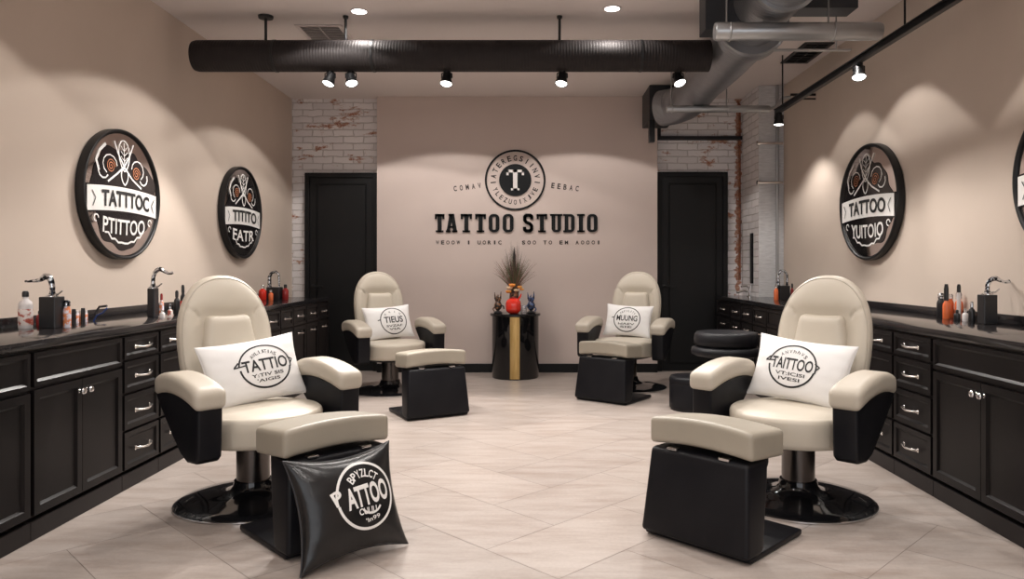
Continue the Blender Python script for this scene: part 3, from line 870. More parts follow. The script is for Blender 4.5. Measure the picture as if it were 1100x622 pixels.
def counter(name, label, poly, splash):
    t = thing(name, label, 'countertop', (poly[0][0], poly[0][1], 0.84))
    off = Vector((-poly[0][0], -poly[0][1], -0.84))
    bm = bmesh.new(); prism(bm, poly, 0.84, CT, 'z', 0.006, 2)
    bmesh.ops.translate(bm, verts=bm.verts, vec=off)
    finish(bm, 'worktop', M['stone'], t, 40)
    bm = bmesh.new()
    for s in splash: box(bm, *s, CT, CT+0.052, 0.003)
    bmesh.ops.translate(bm, verts=bm.verts, vec=off)
    finish(bm, 'backsplash', M['stone'], t, 40)
counter('countertop', 'long glossy black countertop on the left wall cabinets',
        [(-2.17,1.72),(-2.17,8.0),(XL+0.002,8.0),(XL+0.002,1.72)], [(XL+0.002,XL+0.022,1.72,7.99)])
counter('countertop', 'long glossy black countertop on the right wall cabinets',
        [(2.075,1.72),(2.075,8.44),(2.428,8.44),(2.428,7.998),(XR-0.002,7.998),(XR-0.002,1.72)], [(XR-0.022,XR-0.002,1.72,7.99)])

# ------------------------------------------------------------------ taps and bottles on the counters
def make_tap(label, loc, rz, boxs=(0.085,0.085,0.165), kind=0, flip=1, scale=1.0):
    t = thing('counter_tap', label, 'tap', loc, rz, 'chrome taps on black blocks')
    wx, wy, hz = boxs
    bm = bmesh.new(); box(bm, -wx/2, wx/2, -wy/2, wy/2, 0, hz, 0.004)
    finish(bm, 'block', M['dark_plastic'], t)
    bm = bmesh.new(); s = scale
    if kind == 0:
        pts = [(0,0,hz),(0.004,0,hz+0.03*s),(0.0,0,hz+0.07*s),(-0.012,0,hz+0.098*s),(-0.035,0,hz+0.105*s),(-0.062,0,hz+0.088*s),(-0.10,0,hz+0.082*s),(-0.14,0,hz+0.08*s)]
        rad = [0.019,0.013,0.014,0.016,0.017,0.011,0.0075,0.006]
    else:
        pts = [(0,0,hz),(0,0,hz+0.04*s),(0.004,0,hz+0.08*s),(0.02,0,hz+0.11*s),(0.045,0,hz+0.122*s),(0.07,0,hz+0.108*s),(0.10,0,hz+0.095*s),(0.125,0,hz+0.10*s)]
        rad = [0.018,0.012,0.012,0.013,0.014,0.010,0.008,0.010]
    pts = [(flip*x,y,z) for x,y,z in pts]
    P = [Vector(p) for p in pts]
    # smooth the bend
    Q = []; R = []
    for i in range(len(P)-1):
        p0, p1, p2, p3 = P[max(i-1,0)], P[i], P[i+1], P[min(i+2,len(P)-1)]
        for k in range(4):
            u = k/4
            Q.append(0.5*((2*p1)+(-p0+p2)*u+(2*p0-5*p1+4*p2-p3)*u*u+(-p0+3*p1-3*p2+p3)*u**3)); R.append(rad[i]*(1-u)+rad[i+1]*u)
    Q.append(P[-1]); R.append(rad[-1])
    tube(bm, Q, 0.01, 12, rad=R)
    finish(bm, 'spout', M['chrome_etched'], t, 60)
    bm = bmesh.new()
    tube(bm, [(flip*0.01,0,hz+0.008),(flip*0.04,-0.01,hz+0.014),(flip*0.062,-0.01,hz+0.032)], 0.005, 8, rad=[0.008,0.005,0.004])
    lathe(bm, [(0,0),(0.030,0),(0.030,0.004),(0.02,0.012),(0,0.014)], 20, cz=hz)
    finish(bm, 'lever', M['chrome'], t, 50)
    return t
make_tap('ornate chrome tap on a black block beside the white squeeze bottle', (-2.53,3.92,CT), 0.0)
make_tap('ornate chrome tap on a narrow black block left of the near left chair', (-2.42,4.75,CT), 0.0, (0.045,0.06,0.185), 1)
make_tap('ornate chrome tap on a black block at the right end of the right counter', (2.565,4.2,CT), 0.0, (0.075,0.07,0.165), 1, 1, 0.75)

def bottle(name, label, x, y, r, h, body, cap=None, caph=0.0, group=None, neck=0.45, labelband=None, z=CT):
    t = thing(name, label, 'bottle', (x, y, z), 0, group)
    hb = h-caph
    bm = bmesh.new()
    lathe(bm, [(0,0),(r*0.93,0),(r,0.004),(r,hb*0.72),(r*0.9,hb*0.82),(r*neck,hb*0.92),(r*neck,hb),(0,hb)], 24)
    finish(bm, 'bottle_body', body, t, 50)
    if cap is not None:
        bm = bmesh.new(); lathe(bm, [(0,hb-0.002),(r*neck*1.2,hb-0.002),(r*neck*1.2,hb+caph*0.7),(r*neck*0.8,h),(0,h)], 18)
        finish(bm, 'cap', cap, t, 50)
    if labelband is not None:
        bm = bmesh.new(); lathe(bm, [(r+0.0006,hb*0.10),(r+0.0012,hb*0.11),(r+0.0012,hb*0.60),(r+0.0006,hb*0.61)], 24)
        finish(bm, 'label_band', labelband, t, 50)
    return t
def jar(name, label, x, y, sx, h, body, lid, group=None, z=CT):
    t = thing(name, label, 'jar', (x, y, z), 0, group)
    bm = bmesh.new(); lathe(bm, [(0,0),(sx*0.95,0),(sx,0.003),(sx,h*0.75),(sx*0.9,h*0.8),(0,h*0.8)], 20); finish(bm, 'jar_body', body, t, 50)
    bm = bmesh.new(); lathe(bm, [(0,h*0.8),(sx*0.92,h*0.8),(sx*0.92,h),(0,h)], 20); finish(bm, 'lid', lid, t, 50)
    return t
CL = 'small containers on the left counter'
bottle('squeeze_bottle', 'tall white squeeze bottle with a dark cap at the left end of the counter', -2.655,3.90,0.033,0.195,M['white_plastic'],M['dark_plastic'],0.028,None,0.4,M['pink_label'])
bottle('ink_bottle', 'short red bottle between the white squeeze bottle and the black tap block', -2.665,4.03,0.018,0.085,M['deepred'],M['dark_plastic'],0.015,None)
bottle('ink_bottle', 'mottled orange figure-shaped bottle touching the black tap block', -2.475,3.96,0.019,0.145,M['orange_label'],M['chrome_etched'],0.03,None,0.7)
for i, (px_, m1) in enumerate(((69.5,'pink_label'),(80,'orange_label'),(89.5,'orange_label'))):
    Y = 4.12+0.10*i; X = (px_-572)/800*Y
    lb = ('small patterned jar next to the mottled figure-shaped bottle','small patterned jar between two black pens on the left counter','small patterned jar under the blue clip on the left counter')[i]
    jar('ink_jar', lb, X, Y, 0.0225, 0.078-0.004*i, M[m1], M['white_plastic'], CL)
for i, px_ in enumerate((75,85)):
    Y = 4.16+0.10*i; X = (px_-572)/800*Y
    t = thing('marker', ('upright black marker left of the middle patterned jar','upright black marker right of the middle patterned jar')[i], 'marker', (X+0.01,Y+0.02,CT))
    bm = bmesh.new(); lathe(bm, [(0,0),(0.011,0),(0.011,0.06),(0,0.06)], 14); finish(bm, 'barrel', M['dark_plastic'], t, 50)
    bm = bmesh.new(); lathe(bm, [(0,0.06),(0.012,0.06),(0.010,0.085),(0,0.085)], 14); finish(bm, 'cap', M['dark_plastic'], t, 50)
t = thing('clip', 'blue and black spring clip standing behind the patterned jars', 'clip', (-2.60,4.42,CT))
bm = bmesh.new(); tube(bm, [(0,0,0.0),(0.005,0,0.05),(0.03,0,0.085),(0.075,0,0.09)], 0.007, 8); finish(bm, 'upper_jaw', M['dark_plastic'], t, 50)
bm = bmesh.new(); tube(bm, [(0.0,-0.008,0.0),(0.02,-0.008,0.035),(0.055,-0.008,0.05),(0.08,-0.008,0.078)], 0.005, 8); finish(bm, 'lower_jaw', M['blue_gloss'], t, 50)
# second group, beside the second tap on the left
def P2(px_, Y): return (px_-572)/800*Y
bottle('ink_bottle', 'red bottle with white stripe right against the second tap block', P2(173.5,4.8),4.80,0.014,0.15,M['orange_label'],M['deepred'],0.04,None)
bottle('ink_bottle', 'clear-topped small bottle in front of the red striped bottle', P2(176,4.72)-0.0,4.70,0.016,0.05,M['white_plastic'],M['chrome'],0.012,None)
bottle('ink_bottle', 'red label bottle at the counter front by the near left chair', P2(182,4.75),4.76,0.015,0.085,M['pink_label'],M['chrome_etched'],0.03,None)
bottle('spray_bottle', 'slim black spray bottle beside the near left chair', P2(190,4.95),4.95,0.019,0.165,M['dark_plastic'],M['dark_plastic'],0.04,None)
bottle('spray_bottle', 'taller black bottle with a red band touching the near left chair outline', P2(196.5,5.05),5.05,0.017,0.20,M['dark_plastic'],M['dark_plastic'],0.05,None,0.5,M['red_gloss'])
# third group by the brick on the left
t = thing('counter_tap', 'far chrome swan-neck tap at the end of the left counter', 'tap', (-2.555,7.32,CT))
bm = bmesh.new(); box(bm, -0.045,0.085,-0.05,0.05,0,0.125,0.004); finish(bm, 'block', M['dark_plastic'], t)
bm = bmesh.new(); tube(bm, [(-0.03,0,0.12),(-0.03,0,0.22),(-0.01,0,0.265),(0.03,0,0.275),(0.06,0,0.25),(0.065,0,0.20),(0.065,0,0.12)], 0.013, 10, rad=[0.02,0.018,0.015,0.013,0.012,0.01,0.01]); finish(bm, 'spout', M['chrome_etched'], t, 50)
bottle('ink_bottle', 'far red bottle standing left of the swan-neck tap', P2(284,7.3),7.25,0.036,0.145,M['red_gloss'],M['chrome'],0.03,None)
bottle('ink_bottle', 'far dark red bottle right of the swan-neck tap', -2.432,7.33,0.030,0.15,M['deepred'],M['dark_plastic'],0.03,None)
bottle('ink_bottle', 'far small red bottle directly in front of the swan-neck tap', P2(291,7.2),7.20,0.022,0.10,M['orange_gloss'],M['chrome'],0.02,None)
# right near group
bottle('ink_bottle', 'orange bottle with tall black cap, left pair on the right counter', P2(1016.5,4.62),4.62,0.021,0.215,M['orange_gloss'],M['dark_plastic'],0.10,None,0.55)
bottle('ink_bottle', 'dark stacked bottle at the left end of the near right bottles', P2(1011,4.72),4.72,0.026,0.155,M['dark_plastic'],M['chrome_etched'],0.03,None,0.6)
bottle('ink_bottle', 'orange glass bottle between the two black-capped bottles', P2(1023,4.70),4.72,0.020,0.15,M['orange_gloss'],M['clear'],0.03,None,0.6)
bottle('ink_bottle', 'slim clear bottle with a black cap in the middle of the right bottles', P2(1030,4.56),4.56,0.012,0.215,M['white_plastic'],M['dark_plastic'],0.048,None,0.8)
bottle('ink_bottle', 'wide orange bottle with clear top just left of the right tap', P2(1036,4.60),4.66,0.024,0.165,M['orange_gloss'],M['clear'],0.045,None,0.6)
bottle('ink_bottle', 'short grey bottle with patterned label in front of the orange bottle', P2(1037,4.40),4.40,0.017,0.075,M['white_plastic'],M['chrome'],0.02,None)
bottle('ink_bottle', 'small black bottle touching the right tap block', P2(1044,4.30),4.30,0.018,0.12,M['dark_plastic'],M['chrome_etched'],0.03,None)
bottle('ink_bottle', 'low dark bottle in front of the slim clear bottle', P2(1026,4.48),4.46,0.017,0.065,M['dark_plastic'],M['dark_plastic'],0.015,None)
# right far group
t = thing('counter_tap', 'far chrome looped tap on a dark block by the brick pier', 'tap', (P2(841.5,7.3),7.30,CT))
bm = bmesh.new(); box(bm, -0.045,0.05,-0.05,0.05,0,0.14,0.004); finish(bm, 'block', M['dark_plastic'], t)
bm = bmesh.new(); tube(bm, [(-0.05,0,0.13),(-0.05,0,0.24),(-0.025,0,0.285),(0.01,0,0.285),(0.035,0,0.25),(0.038,0,0.14)], 0.013, 10, rad=[0.018,0.014,0.013,0.013,0.012,0.012]); finish(bm, 'spout', M['chrome_etched'], t, 50)
bottle('ink_bottle', 'far orange bottle left of the looped tap on the right', P2(834.5,7.2),7.22,0.022,0.15,M['orange_gloss'],M['chrome'],0.03,None)
bottle('ink_bottle', 'far slim red bottle right of the looped tap', P2(851,7.3),7.30,0.016,0.16,M['deepred'],M['dark_plastic'],0.04,None)
t = thing('basin_tap', 'low chrome tap on the counter in front of the white brick pier', 'tap', (2.27,8.12,CT))
bm = bmesh.new(); lathe(bm, [(0,0),(0.03,0),(0.03,0.008),(0.014,0.014),(0.014,0.09),(0,0.09)], 18, cx=0.10); finish(bm, 'stem', M['chrome'], t, 50)
bm = bmesh.new(); tube(bm, [(0.10,0,0.05),(0.03,-0.02,0.065),(-0.05,-0.03,0.045)], 0.012, 10); finish(bm, 'spout', M['chrome'], t, 50)
bm = bmesh.new(); tube(bm, [(0.10,0,0.09),(0.06,-0.01,0.115),(0.0,-0.02,0.11)], 0.009, 10); finish(bm, 'lever', M['chrome'], t, 50)
t = thing('razor_strop', 'long black strop hanging on the white brick pier', 'strop', (2.43,8.26,1.0))
bm = bmesh.new(); box(bm, -0.018,-0.001,-0.075,0.005,0.02,0.575,0.004); finish(bm, 'strap', M['black_leather'], t)
bm = bmesh.new(); tube(bm, [(-0.01,-0.035,0.02),(-0.02,-0.035,-0.02),(-0.03,-0.035,-0.05),(-0.02,-0.035,-0.06)], 0.007, 8); finish(bm, 'hook', M['chrome'], t, 50)

# ------------------------------------------------------------------ round display table
t = thing('drum_table', 'glossy black drum table with a gold stripe against the beige wall', 'table', (-0.187,8.14,0))
bm = bmesh.new()
lathe(bm, [(0,0),(0.248,0),(0.255,0.01),(0.255,0.672),(0,0.672)], 64)
finish(bm, 'drum', M['black_gloss'], t, 40)
bm = bmesh.new(); lathe(bm, [(0,0.672),(0.272,0.672),(0.276,0.68),(0.276,0.692),(0.270,0.70),(0,0.70)], 64)
finish(bm, 'table_top', M['black_gloss'], t, 40)
bm = bmesh.new(); A = []; B = []; C_ = []; E_ = []
for k in range(9):
    a = -PI/2 + (k/8-0.5)*2*math.asin(0.052/0.257)
    for lst, r, z in ((A,0.2575,0.012),(B,0.2575,0.670),(C_,0.2551,0.012),(E_,0.2551,0.670)):
        lst.append(bm.verts.new((r*math.cos(a), r*math.sin(a), z)))
for k in range(8):
    bm.faces.new((A[k],A[k+1],B[k+1],B[k])); bm.faces.new((C_[k],C_[k+1],A[k+1],A[k])); bm.faces.new((B[k],B[k+1],E_[k+1],E_[k]))
bm.faces.new((A[0],B[0],E_[0],C_[0])); bm.faces.new((A[8],B[8],E_[8],C_[8]))
finish(bm, 'gold_stripe', M['gold'], t, 60)
TZ = 0.70
t = thing('red_vase', 'round glossy red vase at the front of the drum table', 'vase', (-0.205,8.00,TZ))
bm = bmesh.new(); 
def rv(p):
    x, y, z = p; k = 1+0.06*math.cos(z/0.085*1.2); return (x*k, y*k, z+0.083)
rounded(bm, 0.155, 0.145, 0.165, 0.055, 12, rv); finish(bm, 'vase_body', M['red_gloss'], t, 80)
bm = bmesh.new(); lathe(bm, [(0.030,0.160),(0.036,0.166),(0.033,0.178),(0.026,0.178),(0.024,0.166)], 24, cap=False); finish(bm, 'vase_rim', M['deepred'], t, 50)
bm = bmesh.new(); tube(bm, [(0.05,0,0.150),(0.075,0,0.185),(0.085,0,0.215)], 0.008, 8, rad=[0.012,0.009,0.005]); finish(bm, 'spout', M['red_gloss'], t, 50)
t = thing('flower_arrangement', 'tall dark ornamental grass over orange blooms on the drum table', 'plant', (-0.20,8.16,TZ))
bm = bmesh.new(); lathe(bm, [(0,0),(0.045,0),(0.055,0.02),(0.06,0.10),(0.05,0.21),(0.055,0.24),(0.045,0.24),(0.04,0.22),(0,0.22)], 28); finish(bm, 'planter', M['bronze_mottle'], t, 50)
random.seed(3)
for mi, (nm, cnt) in enumerate((('grass_g',170),('grass_b',120),('grass_d',60))):
    bm = bmesh.new()
    for k in range(cnt):
        a = random.uniform(0, 2*PI); sp = random.uniform(0.02, 0.24)
        if nm == 'grass_d': sp *= 0.35
        hh = random.uniform(0.26, 0.54)*(1-0.30*sp/0.24)
        if nm == 'grass_d': hh *= 1.1
        x0, y0 = 0.02*math.cos(a), 0.02*math.sin(a)
        pts = []
        for s in range(6):
            u = s/5
            pts.append((x0+math.cos(a)*sp*u**1.4, y0+math.sin(a)*sp*0.55*u**1.4, 0.22+hh*u*(1-0.12*u*sp/0.24)))
        rr = random.uniform(0.0022, 0.0042)
        tube(bm, pts, rr, 4, cap=False, rad=[rr*(1-0.8*s/5) for s in range(6)])
    finish(bm, 'grass_blades', M[nm], t)
bm = bmesh.new(); tube(bm, [(0,0,0.16),(0.003,0,0.40),(0.0,0,0.62),(0.002,0,0.72)], 0.01, 8, rad=[0.020,0.024,0.014,0.002]); finish(bm, 'centre_spike', M['grass_d'], t, 60)
for (bx, by, bz, br, mm) in [(q[0]*1.1,q[1],q[2]+0.065,q[3]*1.15,q[4]) for q in ((-0.045,-0.05,0.205,0.032,'petal_y'),(-0.02,-0.06,0.235,0.034,'petal'),(-0.055,-0.04,0.165,0.030,'petal'),(0.055,-0.05,0.215,0.026,'petal'),(0.075,-0.045,0.19,0.022,'petal'),(0.02,-0.065,0.18,0.026,'petal_y'))]:
    bm = bmesh.new()
    for k in range(9):
        a = 2*PI*k/9; 
        lathe(bm, [(0,-br*0.5),(br*0.30,-br*0.2),(br*0.36,br*0.15),(br*0.18,br*0.5),(0,br*0.6)], 8, M4=Matrix.Translation((bx+math.cos(a)*br*0.5, by+math.sin(a)*br*0.5, bz))@Matrix.Rotation(a,4,'Z')@Matrix.Rotation(0.6,4,'Y'))
    lathe(bm, [(0,-br*0.4),(br*0.4,0),(br*0.3,br*0.5),(0,br*0.6)], 10, cx=bx, cy=by, cz=bz)
    finish(bm, 'bloom', M[mm], t, 60)
def ornament(label, x, y, m, s=1):
    t = thing('ornament', label, 'ornament', (x, y, TZ))
    bm = bmesh.new(); lathe(bm, [(0,0),(0.045,0),(0.05,0.008),(0.03,0.022),(0,0.026)], 20); finish(bm, 'foot', M['dark_plastic'], t, 50)
    bm = bmesh.new()
    lathe(bm, [(0,0.02),(0.018,0.03),(0.040,0.06),(0.044,0.09),(0.030,0.12),(0.018,0.135),(0.026,0.15),(0.022,0.172),(0,0.18)], 18)
    finish(bm, 'figure', m, t, 60)
    bm = bmesh.new()
    for a, h, d in ((0.3,0.235,0.028),(1.6,0.20,0.04),(2.9,0.225,0.032),(4.4,0.19,0.03),(5.4,0.21,0.045)):
        tube(bm, [(0.012*math.cos(a),0.012*math.sin(a),0.11),(d*math.cos(a),d*math.sin(a),0.16),(d*1.2*math.cos(a),d*math.sin(a),h)], 0.006, 7, rad=[0.009,0.010,0.003])
    finish(bm, 'horn', m, t, 60)
    bm = bmesh.new(); tube(bm, [(-s*0.035,0,0.07),(-s*0.055,-0.01,0.045),(-s*0.04,-0.015,0.02)], 0.008, 7); finish(bm, 'arm', m, t, 60)
    bm = bmesh.new(); tube(bm, [(s*0.03,0,0.09),(s*0.06,-0.01,0.075),(s*0.065,-0.015,0.045)], 0.008, 7)
    finish(bm, 'arm', m, t, 60)
ornament('small dark bronze ornament left of the red vase', -0.375, 8.10, M['bronze_mottle'], 1)
ornament('small dark blue ornament right of the red vase', -0.015, 8.10, M['navy_mottle'], -1)
t = thing('glass_tumbler', 'low clear faceted tumbler between the red vase and the blue ornament', 'glass', (-0.095,8.06,TZ))
bm = bmesh.new(); lathe(bm, [(0,0),(0.03,0),(0.038,0.09),(0.035,0.09),(0.028,0.006),(0,0.006)], 10); finish(bm, 'tumbler', M['clear'], t)

# ------------------------------------------------------------------ wall sign
def at_wall(px_, py_, Y=YP): return ((px_-572)/800*Y, 1.2-(py_-287)/800*Y)
sign = thing('wall_sign', 'black TATTOO STUDIO lettering and round emblem on the beige back wall', 'sign', (0, YP, 1.0))
SY = -0.012
def smap(x, y): return (x, SY, y-1.0)
def ring3(bm, cx, cy, r0, r1, y0, y1, seg=72):
    V = []
    for r, y in ((r0,y0),(r1,y0),(r1,y1),(r0,y1)):
        V.append([bm.verts.new((cx+r*math.cos(2*PI*k/seg), y, cy+r*math.sin(2*PI*k/seg))) for k in range(seg)])
    for a, b in ((0,1),(1,2),(2,3),(3,0)):
        for k in range(seg):
            j = (k+1) % seg; bm.faces.new((V[a][k],V[a][j],V[b][j],V[b][k]))
ex, ez = at_wall(553.5, 193.5); ez -= 1.0
bm = bmesh.new(); ring3(bm, ex, ez, 0.325, 0.346, -0.014, -0.001); finish(bm, 'emblem_ring', M['sign'], sign, 40)
bm = bmesh.new(); lathe(bm, [(0,0),(0.183,0),(0.183,0.012),(0,0.012)], 64, M4=Matrix.Translation((ex,-0.001,ez))@Matrix.Rotation(PI/2,4,'X')); finish(bm, 'emblem_disc', M['sign'], sign, 40)
def glyph(bm, g, x, z, w_, h_, s, y0, y1):
    """slab-serif capital drawn with solid strokes; (x,z) lower-left"""
    def bx(a, b, c, d): box(bm, x+a, x+b, y0, y1, z+c, z+d)
    def bar(p, q, th):
        P = Vector((x+p[0], (y0+y1)/2, z+p[1])); Q = Vector((x+q[0], (y0+y1)/2, z+q[1]))
        d = Q-P; l = d.length; d.normalize(); n = d.cross(Vector((0,1,0)))
        obox((P+Q)/2, d, Vector((0,1,0)), n, l, abs(y1-y0), th, bm)
    sf = s*0.45
    if g == 'T':
        bx(w_/2-s/2, w_/2+s/2, 0, h_); bx(0, w_, h_-s*0.62, h_); bx(0, s*0.5, h_-s*1.25, h_); bx(w_-s*0.5, w_, h_-s*1.25, h_)
        bx(w_/2-s*0.95, w_/2+s*0.95, 0, sf)
    elif g == 'A':
        bar((s*0.55,0),(w_/2-s*0.12,h_),s*0.8); bar((w_-s*0.55,0),(w_/2+s*0.12,h_),s*0.95); bx(w_*0.25,w_*0.75,h_*0.24,h_*0.24+s*0.5)
        bx(0,s*1.25,0,sf); bx(w_-s*1.35,w_,0,sf); bx(w_/2-s*0.75,w_/2+s*0.3,h_-sf,h_)
    elif g == 'O' or g == 'D' or g == 'U':
        seg = 8
        def rr(hw, hh, rad, sharp_left=False, open_top=False):
            pts = []
            for q, (cx, cz) in enumerate(((1,1),(-1,1),(-1,-1),(1,-1))):
                for k in range(seg+1):
                    a = q*PI/2+PI/2*k/seg; r_ = rad
                    if (sharp_left and cx < 0) or (open_top and cz > 0): r_ = 0.002
                    pts.append((cx*(hw-r_)+r_*math.cos(a), cz*(hh-r_)+r_*math.sin(a)))
            return pts
        outer = rr(w_/2, h_/2, w_*0.42, g == 'D', g == 'U'); inner = rr(w_/2-s*0.92, h_/2-s*(0.62 if g != 'U' else 0.62), max(0.004,w_*0.42-s*0.85), g == 'D', g == 'U')
        if g == 'U': inner = [(a, b if b < 0 else h_/2+0.0) for a, b in inner]
        F = []
        for pts, y in ((outer,y0),(outer,y1),(inner,y1),(inner,y0)):
            F.append([bm.verts.new((x+w_/2+a, y, z+h_/2+b)) for a, b in pts])
        n = len(outer)
        for a, b in ((0,1),(1,2),(2,3),(3,0)):
            for k in range(n):
                j = (k+1) % n
                if g == 'U' and seg <= k < seg+1: continue
                try: bm.faces.new((F[a][k],F[a][j],F[b][j],F[b][k]))
                except ValueError: pass
        if g == 'D': bx(-s*0.35, s*0.3, 0, sf); bx(-s*0.35, s*0.3, h_-sf, h_)
        if g == 'U': bx(-s*0.35, s*1.25, h_-sf, h_); bx(w_-s*1.25, w_+s*0.35, h_-sf, h_)
    elif g == 'I':
        bx(w_/2-s/2, w_/2+s/2, 0, h_); bx(w_/2-s*0.95, w_/2+s*0.95, 0, sf); bx(w_/2-s*0.95, w_/2+s*0.95, h_-sf, h_)
    elif g == 'S':
        pts = [(w_-s*0.4,h_*0.70),(w_-s*0.42,h_*0.86),(w_*0.70,h_-s*0.32),(w_*0.3,h_-s*0.32),(s*0.45,h_*0.84),(s*0.45,h_*0.66),(w_*0.32,h_*0.54),(w_*0.68,h_*0.46),(w_-s*0.45,h_*0.34),(w_-s*0.45,h_*0.17),(w_*0.68,s*0.32),(w_*0.3,s*0.32),(s*0.42,h_*0.14),(s*0.4,h_*0.30)]
        tw_ = s*0.82
        for p, q in zip(pts, pts[1:]):
            bar(p, q, tw_)
        for p in pts[1:-1]:
            lathe(bm, [(0,0),(tw_/2,0),(tw_/2,abs(y1-y0)),(0,abs(y1-y0))], 12, M4=Matrix.Translation((x+p[0],max(y0,y1),z+p[1]))@Matrix.Rotation(PI/2,4,'X'))
lz0 = at_wall(0, 249.5)[1]-1.0; lh = 19.5*YP/800
spec = [('T',467.3,477.5),('A',479,491.5),('T',495,507),('T',510.5,522),('O',525,536.5),('O',540,551.7),('S',561.8,573),('T',576.5,587.8),('U',592.5,602.8),('D',606.5,617.3),('I',621,627),('O',630.5,641.8)]
for g, a, b in spec:
    bm = bmesh.new(); xa, xb = at_wall(a,0)[0], at_wall(b,0)[0]
    glyph(bm, g, xa, lz0, xb-xa, lh, 0.046, -0.016, -0.001)
    finish(bm, 'letter', M['sign'], sign)
bm = bmesh.new(); glyph(bm, 'T', ex-0.10, ez-0.118, 0.20, 0.235, 0.050, -0.019, -0.0131); finish(bm, 'emblem_letter', M['sign_white'], sign)
fm = lambda x, y: (x, -0.0035, y)
bm = bmesh.new()
arc_text(bm, '1ATEREGSIINV1', ex, ez, 0.252, D(186), D(-6), 0.040, 0.062, fm, 0.02)
arc_text(bm, 'YLEZUOIXJVE', ex, ez, 0.252, D(205), D(335), 0.034, 0.055, fm, 0.015, flip=True)
finish(bm, 'emblem_lettering', M['sign'], sign)
for s, a, b, yl in (('COMAV', 489, 515, 201), ('EEBAC', 594, 620, 201)):
    for i, chh in enumerate(s):
        bm = bmesh.new(); u = i/4; px_ = a+(b-a)*u; dy = (1.6-3.2*u) if a < 550 else (-1.6+3.2*u)
        X, Z = at_wall(px_, yl+dy)
        put_text(bm, chh, X, Z-1.0, 0.036, 0.062, 0.03, D(-8 if a > 550 else 8), map3=fm)
        finish(bm, 'small_letter', M['print_gray'], sign)
for s, a, b in (('WEOOW I UORIC', 470, 537), ('SOO TO EM AOOOI', 562.5, 643)):
    bm = bmesh.new(); xa, za = at_wall(a, 260.5); xb, _ = at_wall(b, 260)
    n = len(s)
    for i, chh in enumerate(s):
        if chh != ' ': put_text(bm, chh, xa+(xb-xa)*i/(n-1), za-1.0, 0.018 if chh == 'I' else 0.038, 0.044, 0.03, map3=fm)
    finish(bm, 'tagline_lettering', M['print_gray'], sign)

